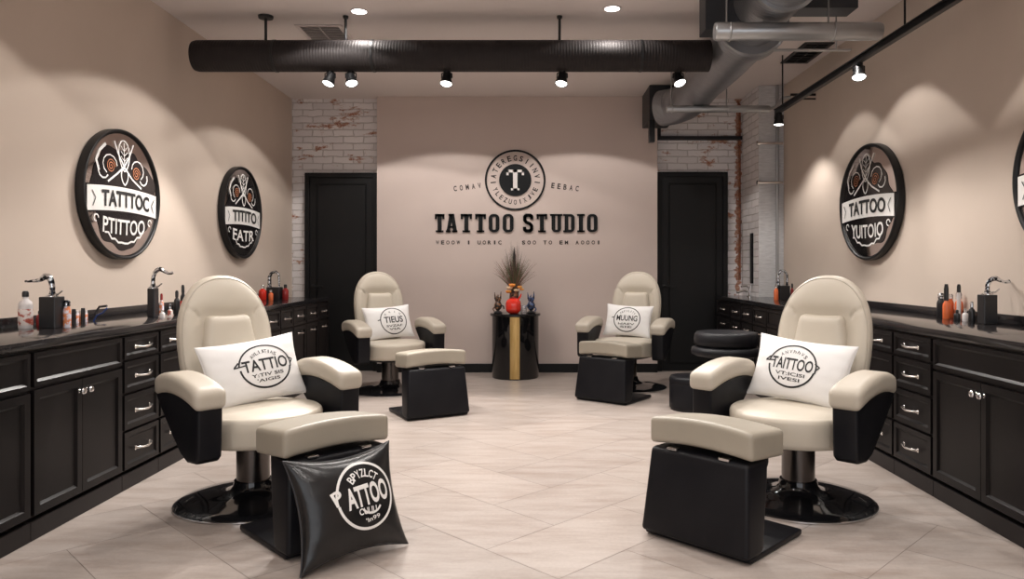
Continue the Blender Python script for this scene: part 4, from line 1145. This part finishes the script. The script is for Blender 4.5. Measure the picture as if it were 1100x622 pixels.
# ------------------------------------------------------------------ round wall plaques
def make_plaque(label, side, yc, zc, hw, hh, word, low, seed):
    # local: x along the viewer's right, z up, front = -y
    X = XL if side < 0 else XR
    t = thing('wall_plaque', label, 'plaque', (X, yc, zc), PI/2 if side < 0 else -PI/2, 'round tattoo plaques on the side walls')
    bm = bmesh.new()
    seg = 96; prof = [(0.98,-0.001),(1.01,-0.006),(1.012,-0.045),(1.004,-0.058),(0.985,-0.061),(0.968,-0.058),(0.958,-0.050),(0.945,-0.02)]
    R = []
    for k_, y in prof:
        R.append([bm.verts.new((hw*k_*math.cos(2*PI*k/seg), y, hh*k_*math.sin(2*PI*k/seg))) for k in range(seg)])
    for a, b in zip(R, R[1:]):
        for k in range(seg): bm.faces.new((a[k], a[(k+1)%seg], b[(k+1)%seg], b[k]))
    bm.faces.new(R[0])
    finish(bm, 'rim', M['black_metal'], t, 50)
    # domed mirror face
    def face(k_, lift):
        bm = bmesh.new(); rings = []
        for i in range(13):
            rho = i/12*k_
            rings.append([bm.verts.new((hw*rho*math.cos(2*PI*k/seg), -0.044-0.010*(1-(i/12)**2)-lift, hh*rho*math.sin(2*PI*k/seg))) for k in range(seg if i else 1)])
        for a, b in zip(rings, rings[1:]):
            for k in range(seg):
                j = (k+1) % seg
                bm.faces.new((a[0],b[k],b[j]) if len(a) == 1 else (a[k],a[j],b[j],b[k]))
        return bm
    finish(face(0.945, 0), 'mirror_face', M['mirror'], t, 80)
    def dm(lift):
        return lambda x, y: (x, -0.045-0.010*(1-min(1,(x/hw)**2+(y/hh)**2)/0.893)-lift, y)
    # black enamel painting, with its ragged outline leaving mirror round the edge
    if seed == 12: pass
    random.seed(seed)
    bm = bmesh.new(); ph = [random.uniform(0,6.28) for _ in range(4)]
    cen = bm.verts.new(dm(0.002)(0,0)); rr = []
    for lev in (0.33,0.66,1.0):
        row = []
        for k in range(seg):
            a = 2*PI*k/seg
            e = 0.82+0.05*math.sin(3*a+ph[0])+0.035*math.sin(7*a+ph[1])+0.02*math.sin(13*a+ph[2])
            if math.sin(a) > 0.35: e -= 0.16*(math.sin(a)-0.35)
            row.append(bm.verts.new(dm(0.002)(hw*e*lev*math.cos(a), hh*e*lev*math.sin(a))))
        rr.append(row)
    for k in range(seg):
        bm.faces.new((cen, rr[0][k], rr[0][(k+1)%seg]))
        for a, b in zip(rr, rr[1:]): bm.faces.new((a[k], a[(k+1)%seg], b[(k+1)%seg], b[k]))
    if seed == 12:
        for v in bm.verts: v.co.x *= 0.45; v.co.z *= 0.45
    finish(bm, 'enamel', M['plaque_black'], t, 60)
    # line ornament: crossed stems, leaf, roses
    bm = bmesh.new(); mp = dm(0.0045); s = hh
    ox = -0.02*hw
    def leaf(cx, cy, w2, h2, rot=0, wk=0.012):
        pts = []
        for k in range(25):
            a = 2*PI*k/24; x = w2*math.sin(a)*abs(math.sin(a/2+0.0))**0.4; y = -h2*math.cos(a)
            pts.append((cx+(x*math.cos(rot)-y*math.sin(rot))*hw, cy+(x*math.sin(rot)+y*math.cos(rot))*hh))
        stroke2(bm, pts, wk, mp, sub=1)
    leaf(ox, 0.60*hh, 0.16, 0.24); leaf(ox, 0.28*hh, 0.10, 0.13)
    stroke2(bm, [(ox, 0.42*hh),(ox,0.80*hh)], 0.008, mp)
    for q in (0.52,0.60,0.68): 
        stroke2(bm, [(ox-0.09*hw,(q+0.07)*hh),(ox,q*hh),(ox+0.09*hw,(q+0.07)*hh)], 0.006, mp)
    stroke2(bm, [(ox-0.42*hw,0.16*hh),(ox-0.2*hw,0.30*hh),(ox,0.44*hh),(ox+0.14*hw,0.62*hh),(ox+0.26*hw,0.82*hh)], 0.014, mp)
    stroke2(bm, [(ox+0.46*hw,0.14*hh),(ox+0.2*hw,0.26*hh),(ox,0.42*hh),(ox-0.16*hw,0.62*hh),(ox-0.24*hw,0.80*hh)], 0.014, mp)
    for sg in (-1, 1):
        pts = [(ox+sg*(0.36+0.17*math.cos(a))*hw, (0.42+0.15*math.sin(a))*hh) for a in [D(-60+30*k) for k in range(9)]]
        stroke2(bm, pts, 0.009, mp, sub=1)
        pts = [(ox+sg*(0.52+0.12*math.cos(a))*hw, (0.20+0.12*math.sin(a)+0.12)*hh) for a in [D(-150+35*k) for k in range(6)]]
        stroke2(bm, pts, 0.011, mp, sub=1)
    stroke2(bm, [(ox-0.62*hw,0.30*hh),(ox-0.68*hw,0.45*hh),(ox-0.60*hw,0.60*hh),(ox-0.45*hw,0.72*hh)], 0.020, mp)
    finish(bm, 'line_drawing', M['print_white'], t)
    for (rx_, ry_) in ((-0.34,0.40),(0.32,0.36)):
        bm = bmesh.new()
        P_ = [(ox+(rx_+0.11*(1-k/40)*math.cos(k*0.42))*hw, (ry_+0.11*(1-k/40)*math.sin(k*0.42))*hh) for k in range(38)]
        stroke2(bm, P_, 0.008, mp, sub=1)
        finish(bm, 'rose_drawing', M['print_red'], t)
    # banner with dark outline
    def ban(x): return -0.10*hh*0 - 0.055*hh*(x/hw)**2*(1 if side < 0 else 1)
    def strip(x0, x1, z0, z1, lift, mm, nm):
        bm = bmesh.new(); A = []; B = []; C2 = []; D2 = []
        n = 28
        for k in range(n+1):
            x = (x0+(x1-x0)*k/n)*hw
            for lst, z, lf in ((A,z0,lift),(B,z1,lift),(C2,z0,0.001),(D2,z1,0.001)):
                lst.append(bm.verts.new(dm(lf)(x, z*hh+ban(x)) if abs(x) < hw*0.94 else (x, -0.045-lf, z*hh+ban(x))))
        for k in range(n):
            bm.faces.new((A[k],A[k+1],B[k+1],B[k])); bm.faces.new((C2[k],C2[k+1],A[k+1],A[k])); bm.faces.new((B[k],B[k+1],D2[k+1],D2[k]))
        bm.faces.new((A[0],B[0],D2[0],C2[0])); bm.faces.new((A[n],B[n],D2[n],C2[n]))
        finish(bm, nm, mm, t, 60)
    strip(-0.93,0.90,-0.29,0.13,0.006,M['plaque_black'],'banner_outline')
    strip(-0.91,0.88,-0.265,0.105,0.0085,M['print_white'],'banner')
    bm = bmesh.new()
    bmap = lambda x, y: (lambda p: (p[0], p[1], p[2]))(dm(0.0115)(x, y+ban(x)))
    put_text(bm, word, 0.02*hw, -0.08*hh, 1.25*hw, 0.25*hh, 0.03, map3=bmap, fine=0.03)
    finish(bm, 'banner_lettering', M['print_black'], t)
    bm = bmesh.new(); stroke2(bm, [(-0.80*hw,-0.20*hh),(-0.74*hw,-0.08*hh),(-0.82*hw,0.03*hh)], 0.007, bmap)
    finish(bm, 'banner_fold_line', M['print_black'], t)
    bm = bmesh.new(); stroke2(bm, [(0.78*hw,-0.20*hh),(0.72*hw,-0.08*hh),(0.80*hw,0.03*hh)], 0.007, bmap)
    finish(bm, 'banner_fold_line', M['print_black'], t)
    bm = bmesh.new()
    lmap = lambda x, y: mp(x, y+0.10*hh*(x/hw)**2)
    put_text(bm, low, 0.0, -0.51*hh, 1.10*hw, 0.24*hh, 0.018, map3=lmap, fine=0.03)
    for sg in (-1,1):
        ring2(bm, sg*0.70*hw, -0.40*hh, 0.05*hw, 0.05*hh, 0.010, mp, 0, D(280), 14)
    finish(bm, 'lower_lettering', M['print_white'], t)
    bm = bmesh.new()
    pts = [((-0.50+k*0.0833)*hw, (-0.80+0.06*abs(math.sin(k*1.7))+0.20*(abs(k-6)/6)**2)*hh) for k in range(13)]
    stroke2(bm, pts, 0.013, mp, sub=2); finish(bm, 'scroll_drawing', M['print_white'], t)
    return t
make_plaque('large round black plaque with TATTTOC banner on the left wall', -1, 5.0, 1.685, 0.465, 0.430, 'TATTTOC', 'PTITTOO', 1)
make_plaque('smaller-looking round plaque with TITITO banner near the brick on the left wall', -1, 7.06, 1.715, 0.465, 0.43, 'TITITO', 'FATR', 5)
make_plaque('round black plaque with TATTOO banner on the right wall', 1, 5.90, 1.715, 0.51, 0.455, 'TATTOO', 'YUITOIO', 9)
# the fourth plaque is cut off by the frame: a mirrored disc in the same black rim
make_plaque('round mirrored plaque cut off by the right edge of the photo', 1, 3.66, 1.665, 0.44, 0.43, 'TATTOO', 'STUDIO', 12)

# ------------------------------------------------------------------ pipes, ducts, lamps
PZ, PY, PR = 2.838, 5.78, 0.120
t = thing('overhead_pipe', 'long horizontal dark spiral pipe hanging across the room', 'pipe', (-2.62, PY, PZ))
bm = bmesh.new()
pts = [(0,0,0),(0.004,0,0),(4.06,0,0)]
tube(bm, [(0,0,0),(0.02,0,0),(0.04,0,0)]+[(0.04+3.95*k/6,0,0) for k in range(1,7)], PR, 48, rad=[PR*0.93,PR*0.985]+[PR]*7)
finish(bm, 'pipe_body', M['black_pipe'], t, 50)
for x in (0.62, 1.38, 3.45):
    bm = bmesh.new(); tube(bm, [(x,0,0),(x+0.018,0,0)], PR+0.0035, 48); finish(bm, 'pipe_band', M['black_metal'], t, 40)
for hx, fl in ((-2.07,True),(-1.45,False),(0.21,False)):
    h = finish((lambda b: (tube(b, [(hx+2.62,0,PR-0.01),(hx+2.62,0,ZC-PZ-0.001)], 0.011, 10), b)[1])(bmesh.new()), 'hanger_rod', M['black_metal'], t, 50)
    bm = bmesh.new(); lathe(bm, [(0,ZC-PZ-0.022),(0.055 if fl else 0.02,ZC-PZ-0.020),(0.058 if fl else 0.022,ZC-PZ-0.001),(0,ZC-PZ-0.001)], 28, cx=hx+2.62)
    finish(bm, 'ceiling_flange', M['black_metal'], h, 50)

def spot_fixture(name, label, loc, aim, power, half_deg, blend, group, r=0.040, warm=WARM, radius=0.03):
    """small round head on a yoke; the mount is at loc, the head hangs under it and looks along aim"""
    t = thing(name, label, 'spotlight', loc, 0, group)
    bm = bmesh.new(); lathe(bm, [(0,0),(0.028,0),(0.028,-0.014),(0.012,-0.02),(0.010,-0.045),(0,-0.045)], 20)
    finish(bm, 'mount', M['black_metal'], t, 50)
    d = Vector(aim).normalized()
    piv = Vector((0,0,-0.055))
    rot = d.to_track_quat('-Z', 'Y').to_matrix().to_4x4()
    T4 = Matrix.Translation(piv) @ rot
    bm = bmesh.new()
    lathe(bm, [(0,0.045),(0.026,0.045),(0.034,0.035),(0.036,0.0),(0.048,-0.045),(0.050,-0.052),(0.046,-0.052),(0.040,-0.045),(0,-0.044)], 32, M4=T4)
    hd = finish(bm, 'lamp_head', M['black_metal'], t, 45)
    bm = bmesh.new()
    tube(bm, [(0.04,0,0.0),(0.04,0,0.035),(0,0,0.045),(-0.04,0,0.035),(-0.04,0,0)], 0.005, 8); 
    bmesh.ops.transform(bm, matrix=Matrix.Translation(piv), verts=bm.verts)
    finish(bm, 'yoke', M['black_metal'], t, 50)
    bm = bmesh.new()
    lathe(bm, [(0,-0.060),(0.020,-0.059),(0.036,-0.055),(0.0435,-0.049),(0.0435,-0.046),(0,-0.046)], 32, M4=T4)
    finish(bm, 'lens', M['lamp'], hd, 60)
    ld = bpy.data.lights.new('spot_beam', 'SPOT'); ld.energy = power; ld.color = warm
    ld.spot_size = D(half_deg*2); ld.spot_blend = blend; ld.shadow_soft_size = radius
    lo = bpy.data.objects.new('spot_beam', ld); COL.objects.link(lo); lo.parent = t
    q = piv + d*0.085
    lo.location = q; lo.rotation_euler = d.to_track_quat('-Z', 'Y').to_euler()
    return t
PG = 'small black spotlights under the dark pipe'
ph = PZ-PR+0.004
for x, aim, pw, half, lb in (
    (-1.57, (-0.28,-0.30,-1), 1, 48, 'black spotlight under the pipe, left one of the close pair'),
    (-1.41, (0.25,-0.35,-1), 1, 48, 'black spotlight under the pipe, right one of the close pair'),
    (-0.665, (-0.08,-0.30,-1), 1, 48, 'black spotlight under the pipe above the left side of the wall sign'),
    (0.23, (-0.15,-0.32,-1), 1, 48, 'black spotlight under the pipe above the right side of the wall sign'),
    (1.13, (0.25,-0.45,-1), 1, 48, 'black spotlight at the right end of the pipe by the duct')):
    spot_fixture('spotlight', lb, (x, PY, ph), aim, PIPE_SPOT_W*pw, half, 0.35, PG)

# recessed ceiling lamps
def downlight(x, y, label, power=1.0, half=64):
    t = thing('recessed_downlight', label, 'ceiling light', (x, y, ZC), 0, 'recessed round ceiling lamps')
    bm = bmesh.new(); lathe(bm, [(0.056,-0.001),(0.070,-0.001),(0.070,-0.005),(0.0575,-0.0055),(0.0565,-0.001)], 40, cap=False)
    finish(bm, 'trim_ring', M['vent_white'], t, 50)
    bm = bmesh.new(); lathe(bm, [(0,-0.001),(0.056,-0.001),(0.056,-0.006),(0,-0.0065)], 40)
    finish(bm, 'lens', M['lamp'], t, 50)
    ld = bpy.data.lights.new('downlight_beam', 'SPOT'); ld.energy = DOWNLIGHT_W*power; ld.color = WARM
    ld.spot_size = D(2*half); ld.spot_blend = 0.09; ld.shadow_soft_size = 0.045
    lo = bpy.data.objects.new('downlight_beam', ld); COL.objects.link(lo); lo.parent = t; lo.location = (0,0,-0.015)
downlight(-1.32, 5.67, 'round recessed ceiling lamp right of the ceiling vent', 0.35)
downlight(0.60, 5.61, 'round recessed ceiling lamp above the pipe right of the sign', 0.35)
downlight(-1.52, 7.02, 'recessed ceiling lamp behind the pipe near the left wall', 0.9)
downlight(-0.92, 7.28, 'recessed ceiling lamp behind the pipe, left of the wall sign', 0.9)
downlight(0.52, 7.28, 'recessed ceiling lamp behind the pipe, right of the wall sign', 0.9)
downlight(-1.50, 5.18, 'recessed ceiling lamp over the left counter just out of view')
downlight(-1.50, 3.25, 'recessed ceiling lamp over the near left barber chair', 0.85)
downlight(0.40, 4.30, 'recessed ceiling lamp over the middle of the floor', 0.9)
downlight(0.60, 2.60, 'added recessed ceiling fill lamp over the near right footrest', 0.8)  # lamps from here to behind the camera are added for general fill
downlight(-1.50, 1.30, 'added recessed ceiling fill lamp on the left just ahead of the camera')
downlight(0.60, 0.80, 'added recessed ceiling fill lamp on the right just ahead of the camera')
downlight(-1.50, -0.80, 'added recessed ceiling fill lamp behind the camera on the left')
downlight(0.60, -0.90, 'added recessed ceiling fill lamp behind the camera on the right')
downlight(2.08, 5.28, 'recessed ceiling lamp between the big duct and the right wall', 0.66, 44)
downlight(2.08, 6.15, 'added recessed ceiling lamp hidden behind the thick steel pipe on the right', 0.45, 44)  # lamp added to widen the wash on the far right wall
downlight(2.08, 3.55, 'recessed ceiling lamp above the near right tap', 0.66, 44)
downlight(2.08, 1.85, 'added recessed ceiling lamp above the start of the right counter', 0.66, 44)  # unseen lamp added to carry the right wall lighting forward

# ceiling air vent
def vent(label, x0, x1, y0, y1, frame, inner, n):
    t = thing('ceiling_vent', label, 'vent', ((x0+x1)/2, (y0+y1)/2, ZC))
    w2, l2 = (x1-x0)/2, (y1-y0)/2; fw = 0.035
    bm = bmesh.new()
    box(bm, -w2,w2,-l2,-l2+fw,-0.010,-0.001,0.002); box(bm, -w2,w2,l2-fw,l2,-0.010,-0.001,0.002)
    box(bm, -w2,-w2+fw,-l2+fw,l2-fw,-0.010,-0.001,0.002); box(bm, w2-fw,w2,-l2+fw,l2-fw,-0.010,-0.001,0.002)
    finish(bm, 'vent_frame', frame, t)
    bm = bmesh.new(); box(bm, -w2+fw,w2-fw,-l2+fw,l2-fw,-0.003,-0.001); finish(bm, 'backing', M['vent_dark'], t)
    bm = bmesh.new()
    for k in range(n):
        y = -l2+fw+(2*l2-2*fw)*(k+0.5)/n
        obox(Vector((0,y,-0.008)), Vector((1,0,0)), Vector((0,math.cos(0.7),math.sin(0.7))), Vector((0,-math.sin(0.7),math.cos(0.7))), 2*(w2-fw), 0.022, 0.0025, bm)
    box(bm, -0.004,0.004,-l2+fw,l2-fw,-0.014,-0.004)
    finish(bm, 'louvres', inner, t)
vent('square white ceiling vent with dark louvres left of the pipe lamps', -1.915, -1.535, 5.98, 6.41, M['vent_white'], M['vent_white'], 9)
vent('black ceiling vent between the ducts and the right wall', 2.36, 2.62, 6.45, 7.10, M['dark_steel'], M['dark_steel'], 7)

# big spiral duct along the right
t = thing('spiral_duct', 'large galvanised spiral duct running to the back on the right', 'duct', (1.5, 3.6, 2.92))
ax = [(0,0,0.02),(0,0.75,0.02),(0.0,1.35,0.0),(0.06,1.9,-0.015),(0.09,2.6,0.0),(0.10,3.2,0.02)]
bm = bmesh.new(); n = 40; Q = []; R = []
for i in range(len(ax)-1):
    for k in range(6):
        u = k/6; Q.append(tuple(ax[i][c]*(1-u)+ax[i+1][c]*u for c in range(3)))
        R.append(0.205-0.012*(i+u)/5)
Q.append(ax[-1]); R.append(0.193)
tube(bm, Q, 0.2, 48, rad=R)
finish(bm, 'duct_run', M['galv'], t, 50)
bm = bmesh.new(); tube(bm, [(0.02,1.52,-0.02),(0.025,1.56,-0.02),(0.03,1.66,-0.02),(0.033,1.70,-0.02)], 0.24, 48, rad=[0.235,0.25,0.25,0.22]); finish(bm, 'collar', M['galv'], t, 40)
bm = bmesh.new(); tube(bm, [(0.0,0.80,0.01),(0.0,0.83,0.01)], 0.216, 48); finish(bm, 'flange', M['steel'], t, 40)
bm = bmesh.new()
el = [(0.10,3.18,0.02),(0.10,3.5,0.01),(0.09,3.75,-0.02),(0.05,3.98,-0.04),(-0.03,4.14,-0.05),(-0.14,4.24,-0.05)]
Q = []
for i in range(len(el)-1):
    for k in range(4):
        u = k/4; Q.append(tuple(el[i][c]*(1-u)+el[i+1][c]*u for c in range(3)))
Q.append(el[-1]); tube(bm, Q, 0.185, 48); finish(bm, 'elbow', M['galv'], t, 50)
# sheet steel boxes on the duct
bm = bmesh.new()
box(bm, -0.38,0.01,1.22,1.40,-0.18,0.225,0.004)
finish(bm, 'plenum_box', M['dark_steel'], t)
bm = bmesh.new(); box(bm, 0.17,0.61,1.22,1.40,-0.04,0.225,0.004); finish(bm, 'side_box', M['dark_steel'], t)
bm = bmesh.new(); box(bm, -0.25,0.03,4.36,4.88,-0.14,0.228,0.006); finish(bm, 'end_box', M['dark_steel'], t)
bm = bmesh.new(); box(bm, -0.25,-0.19,4.36,4.44,-0.38,-0.14,0.004); finish(bm, 'drop_leg', M['black_metal'], t)
# supporting pipes
def cross_pipe(label, x0, x1, y, z, r, m, rods):
    t = thing('support_pipe', label, 'pipe', (x0, y, z))
    bm = bmesh.new(); L_ = x1-x0
    tube(bm, [(0,0,0),(0.01,0,0),(L_-0.01,0,0),(L_,0,0)], r, 28, rad=[r*0.9,r,r,r*0.9]); finish(bm, 'pipe_body', m, t, 50)
    for x in rods:
        bm = bmesh.new(); tube(bm, [(x-x0, r+0.004, ZC-z-0.001),(x-x0, r+0.004, 0.0),(x-x0,r*0.6,-r*0.8),(x-x0,0,-r-0.004),(x-x0,-r*0.7,-r*0.75),(x-x0,-r-0.004,0),(x-x0,-r*0.8,r*0.75)], 0.006, 8); finish(bm, 'hanger_strap', M['steel'], t, 50)
cross_pipe('thick grey steel pipe crossing under the big duct at the top', 1.13, 2.16, 4.62, 2.662, 0.056, M['steel'], (1.22, 1.86))
cross_pipe('thin grey steel pipe crossing under the duct near the back wall', 1.28, 2.26, 7.10, 2.708, 0.034, M['steel'], (1.33, 1.86))
t = thing('ceiling_strut', 'flat thin grey metal strut beside the big duct', 'strut', (1.75, 5.15, 2.70))
bm = bmesh.new(); box(bm, -0.1,0.45,-0.02,0.02,-0.004,0.004); finish(bm, 'bar', M['steel'], t)
bm = bmesh.new(); tube(bm, [(0.35,0,0),(0.35,0,0.449)], 0.005, 8); finish(bm, 'rod', M['steel'], t)
# black rail over the right door
t = thing('wall_rail', 'horizontal black rail on the brick above the right door', 'rail', (1.43, 8.60, 2.69))
bm = bmesh.new(); box(bm, 0.0, 0.99, -0.02, 0.03, -0.022, 0.022, 0.004); finish(bm, 'bar', M['black_metal'], t)
bm = bmesh.new(); box(bm, 0.0, 0.05, -0.02, 0.03, 0.022, 0.30, 0.004); finish(bm, 'post', M['black_metal'], t)
# rusty pipe down the corner
t = thing('rusty_pipe', 'thin rusty pipe running down the corner of the white brick', 'pipe', (2.395, 8.605, 1.05))
bm = bmesh.new(); tube(bm, [(0,0,0),(0,0,1.98),(0,0,2.02),(-0.03,0,2.07)], 0.013, 10); finish(bm, 'pipe_run', M['rust'], t, 50)
bm = bmesh.new(); lathe(bm, [(0,0),(0.021,0),(0.021,0.05),(0,0.05)], 14, cz=1.55); finish(bm, 'coupling', M['rust'], t, 50)
# vertical conduit on the pier, brackets
t = thing('conduit', 'vertical grey conduit with cross brackets on the corner pier', 'conduit', (2.62, 7.97, CT+0.002))
bm = bmesh.new(); tube(bm, [(0,0,0),(0,0,ZC-CT-0.006)], 0.016, 12); finish(bm, 'conduit_run', M['steel'], t, 50)
for z in (2.52, 2.10):
    bm = bmesh.new(); tube(bm, [(-0.21,-0.02,z-CT),(0.05,-0.02,z-CT)], 0.016, 12); lathe(bm, [(0,-0.014),(0.026,-0.014),(0.026,0.014),(0,0.014)], 16, M4=Matrix.Translation((-0.21,-0.02,z-CT))@Matrix.Rotation(PI/2,4,'Y')); finish(bm, 'bracket', M['chrome'], t, 50)
t = thing('conduit', 'bent grey conduit linking the thin pipe to the track rail', 'conduit', (2.26, 7.10, 2.708))
bm = bmesh.new(); tube(bm, [(0,0,0.0),(0.06,0,0.02),(0.12,0.0,0.10),(0.18,0,0.11),(0.20,0,0.11)], 0.016, 10); finish(bm, 'conduit_run', M['steel'], t, 50)
t = thing('conduit', 'short dark conduit from the right wall to the track rail', 'conduit', (2.42, 7.10, 2.845))
bm = bmesh.new(); tube(bm, [(0.04,0,0),(0.278,0,0)], 0.012, 10); tube(bm, [(0.04,0,-0.04),(0.278,0,-0.04)], 0.008, 10); finish(bm, 'conduit_run', M['black_metal'], t, 50)
# track rail along the right wall
TX, TZR = 2.30, 2.655
t = thing('track_rail', 'long black lighting track running along the right wall', 'lighting track', (TX, 1.6, TZR))
bm = bmesh.new(); box(bm, -0.020,0.020,0,5.42,-0.018,0.018,0.003); finish(bm, 'rail', M['black_metal'], t)
bm = bmesh.new(); box(bm, -0.032,0.032,0,5.40,0.0182,0.026,0.001); finish(bm, 'rail_cap', M['black_metal'], t)
for y in (1.0, 3.0, 5.25):
    bm = bmesh.new(); tube(bm, [(0,y,0.026),(0,y,ZC-TZR-0.001)], 0.007, 8); finish(bm, 'hanger_rod', M['black_metal'], t, 50)
TG = 'black track heads along the right wall'
for y, lb in ((6.95,'black track head at the far end of the right wall track'),(5.25,'black track head in the middle of the right wall track'),(3.45,'black track head nearest the camera on the right wall track')):
    far = y > 6
    spot_fixture('track_spotlight', lb, (TX, y, TZR-0.0185), (-0.04,0.02,-1.0) if far else (-0.10,-0.35,-1.0), TRACK_SPOT_W*(0.9 if far else 0.6), 60 if far else 36, 0.5, TG)
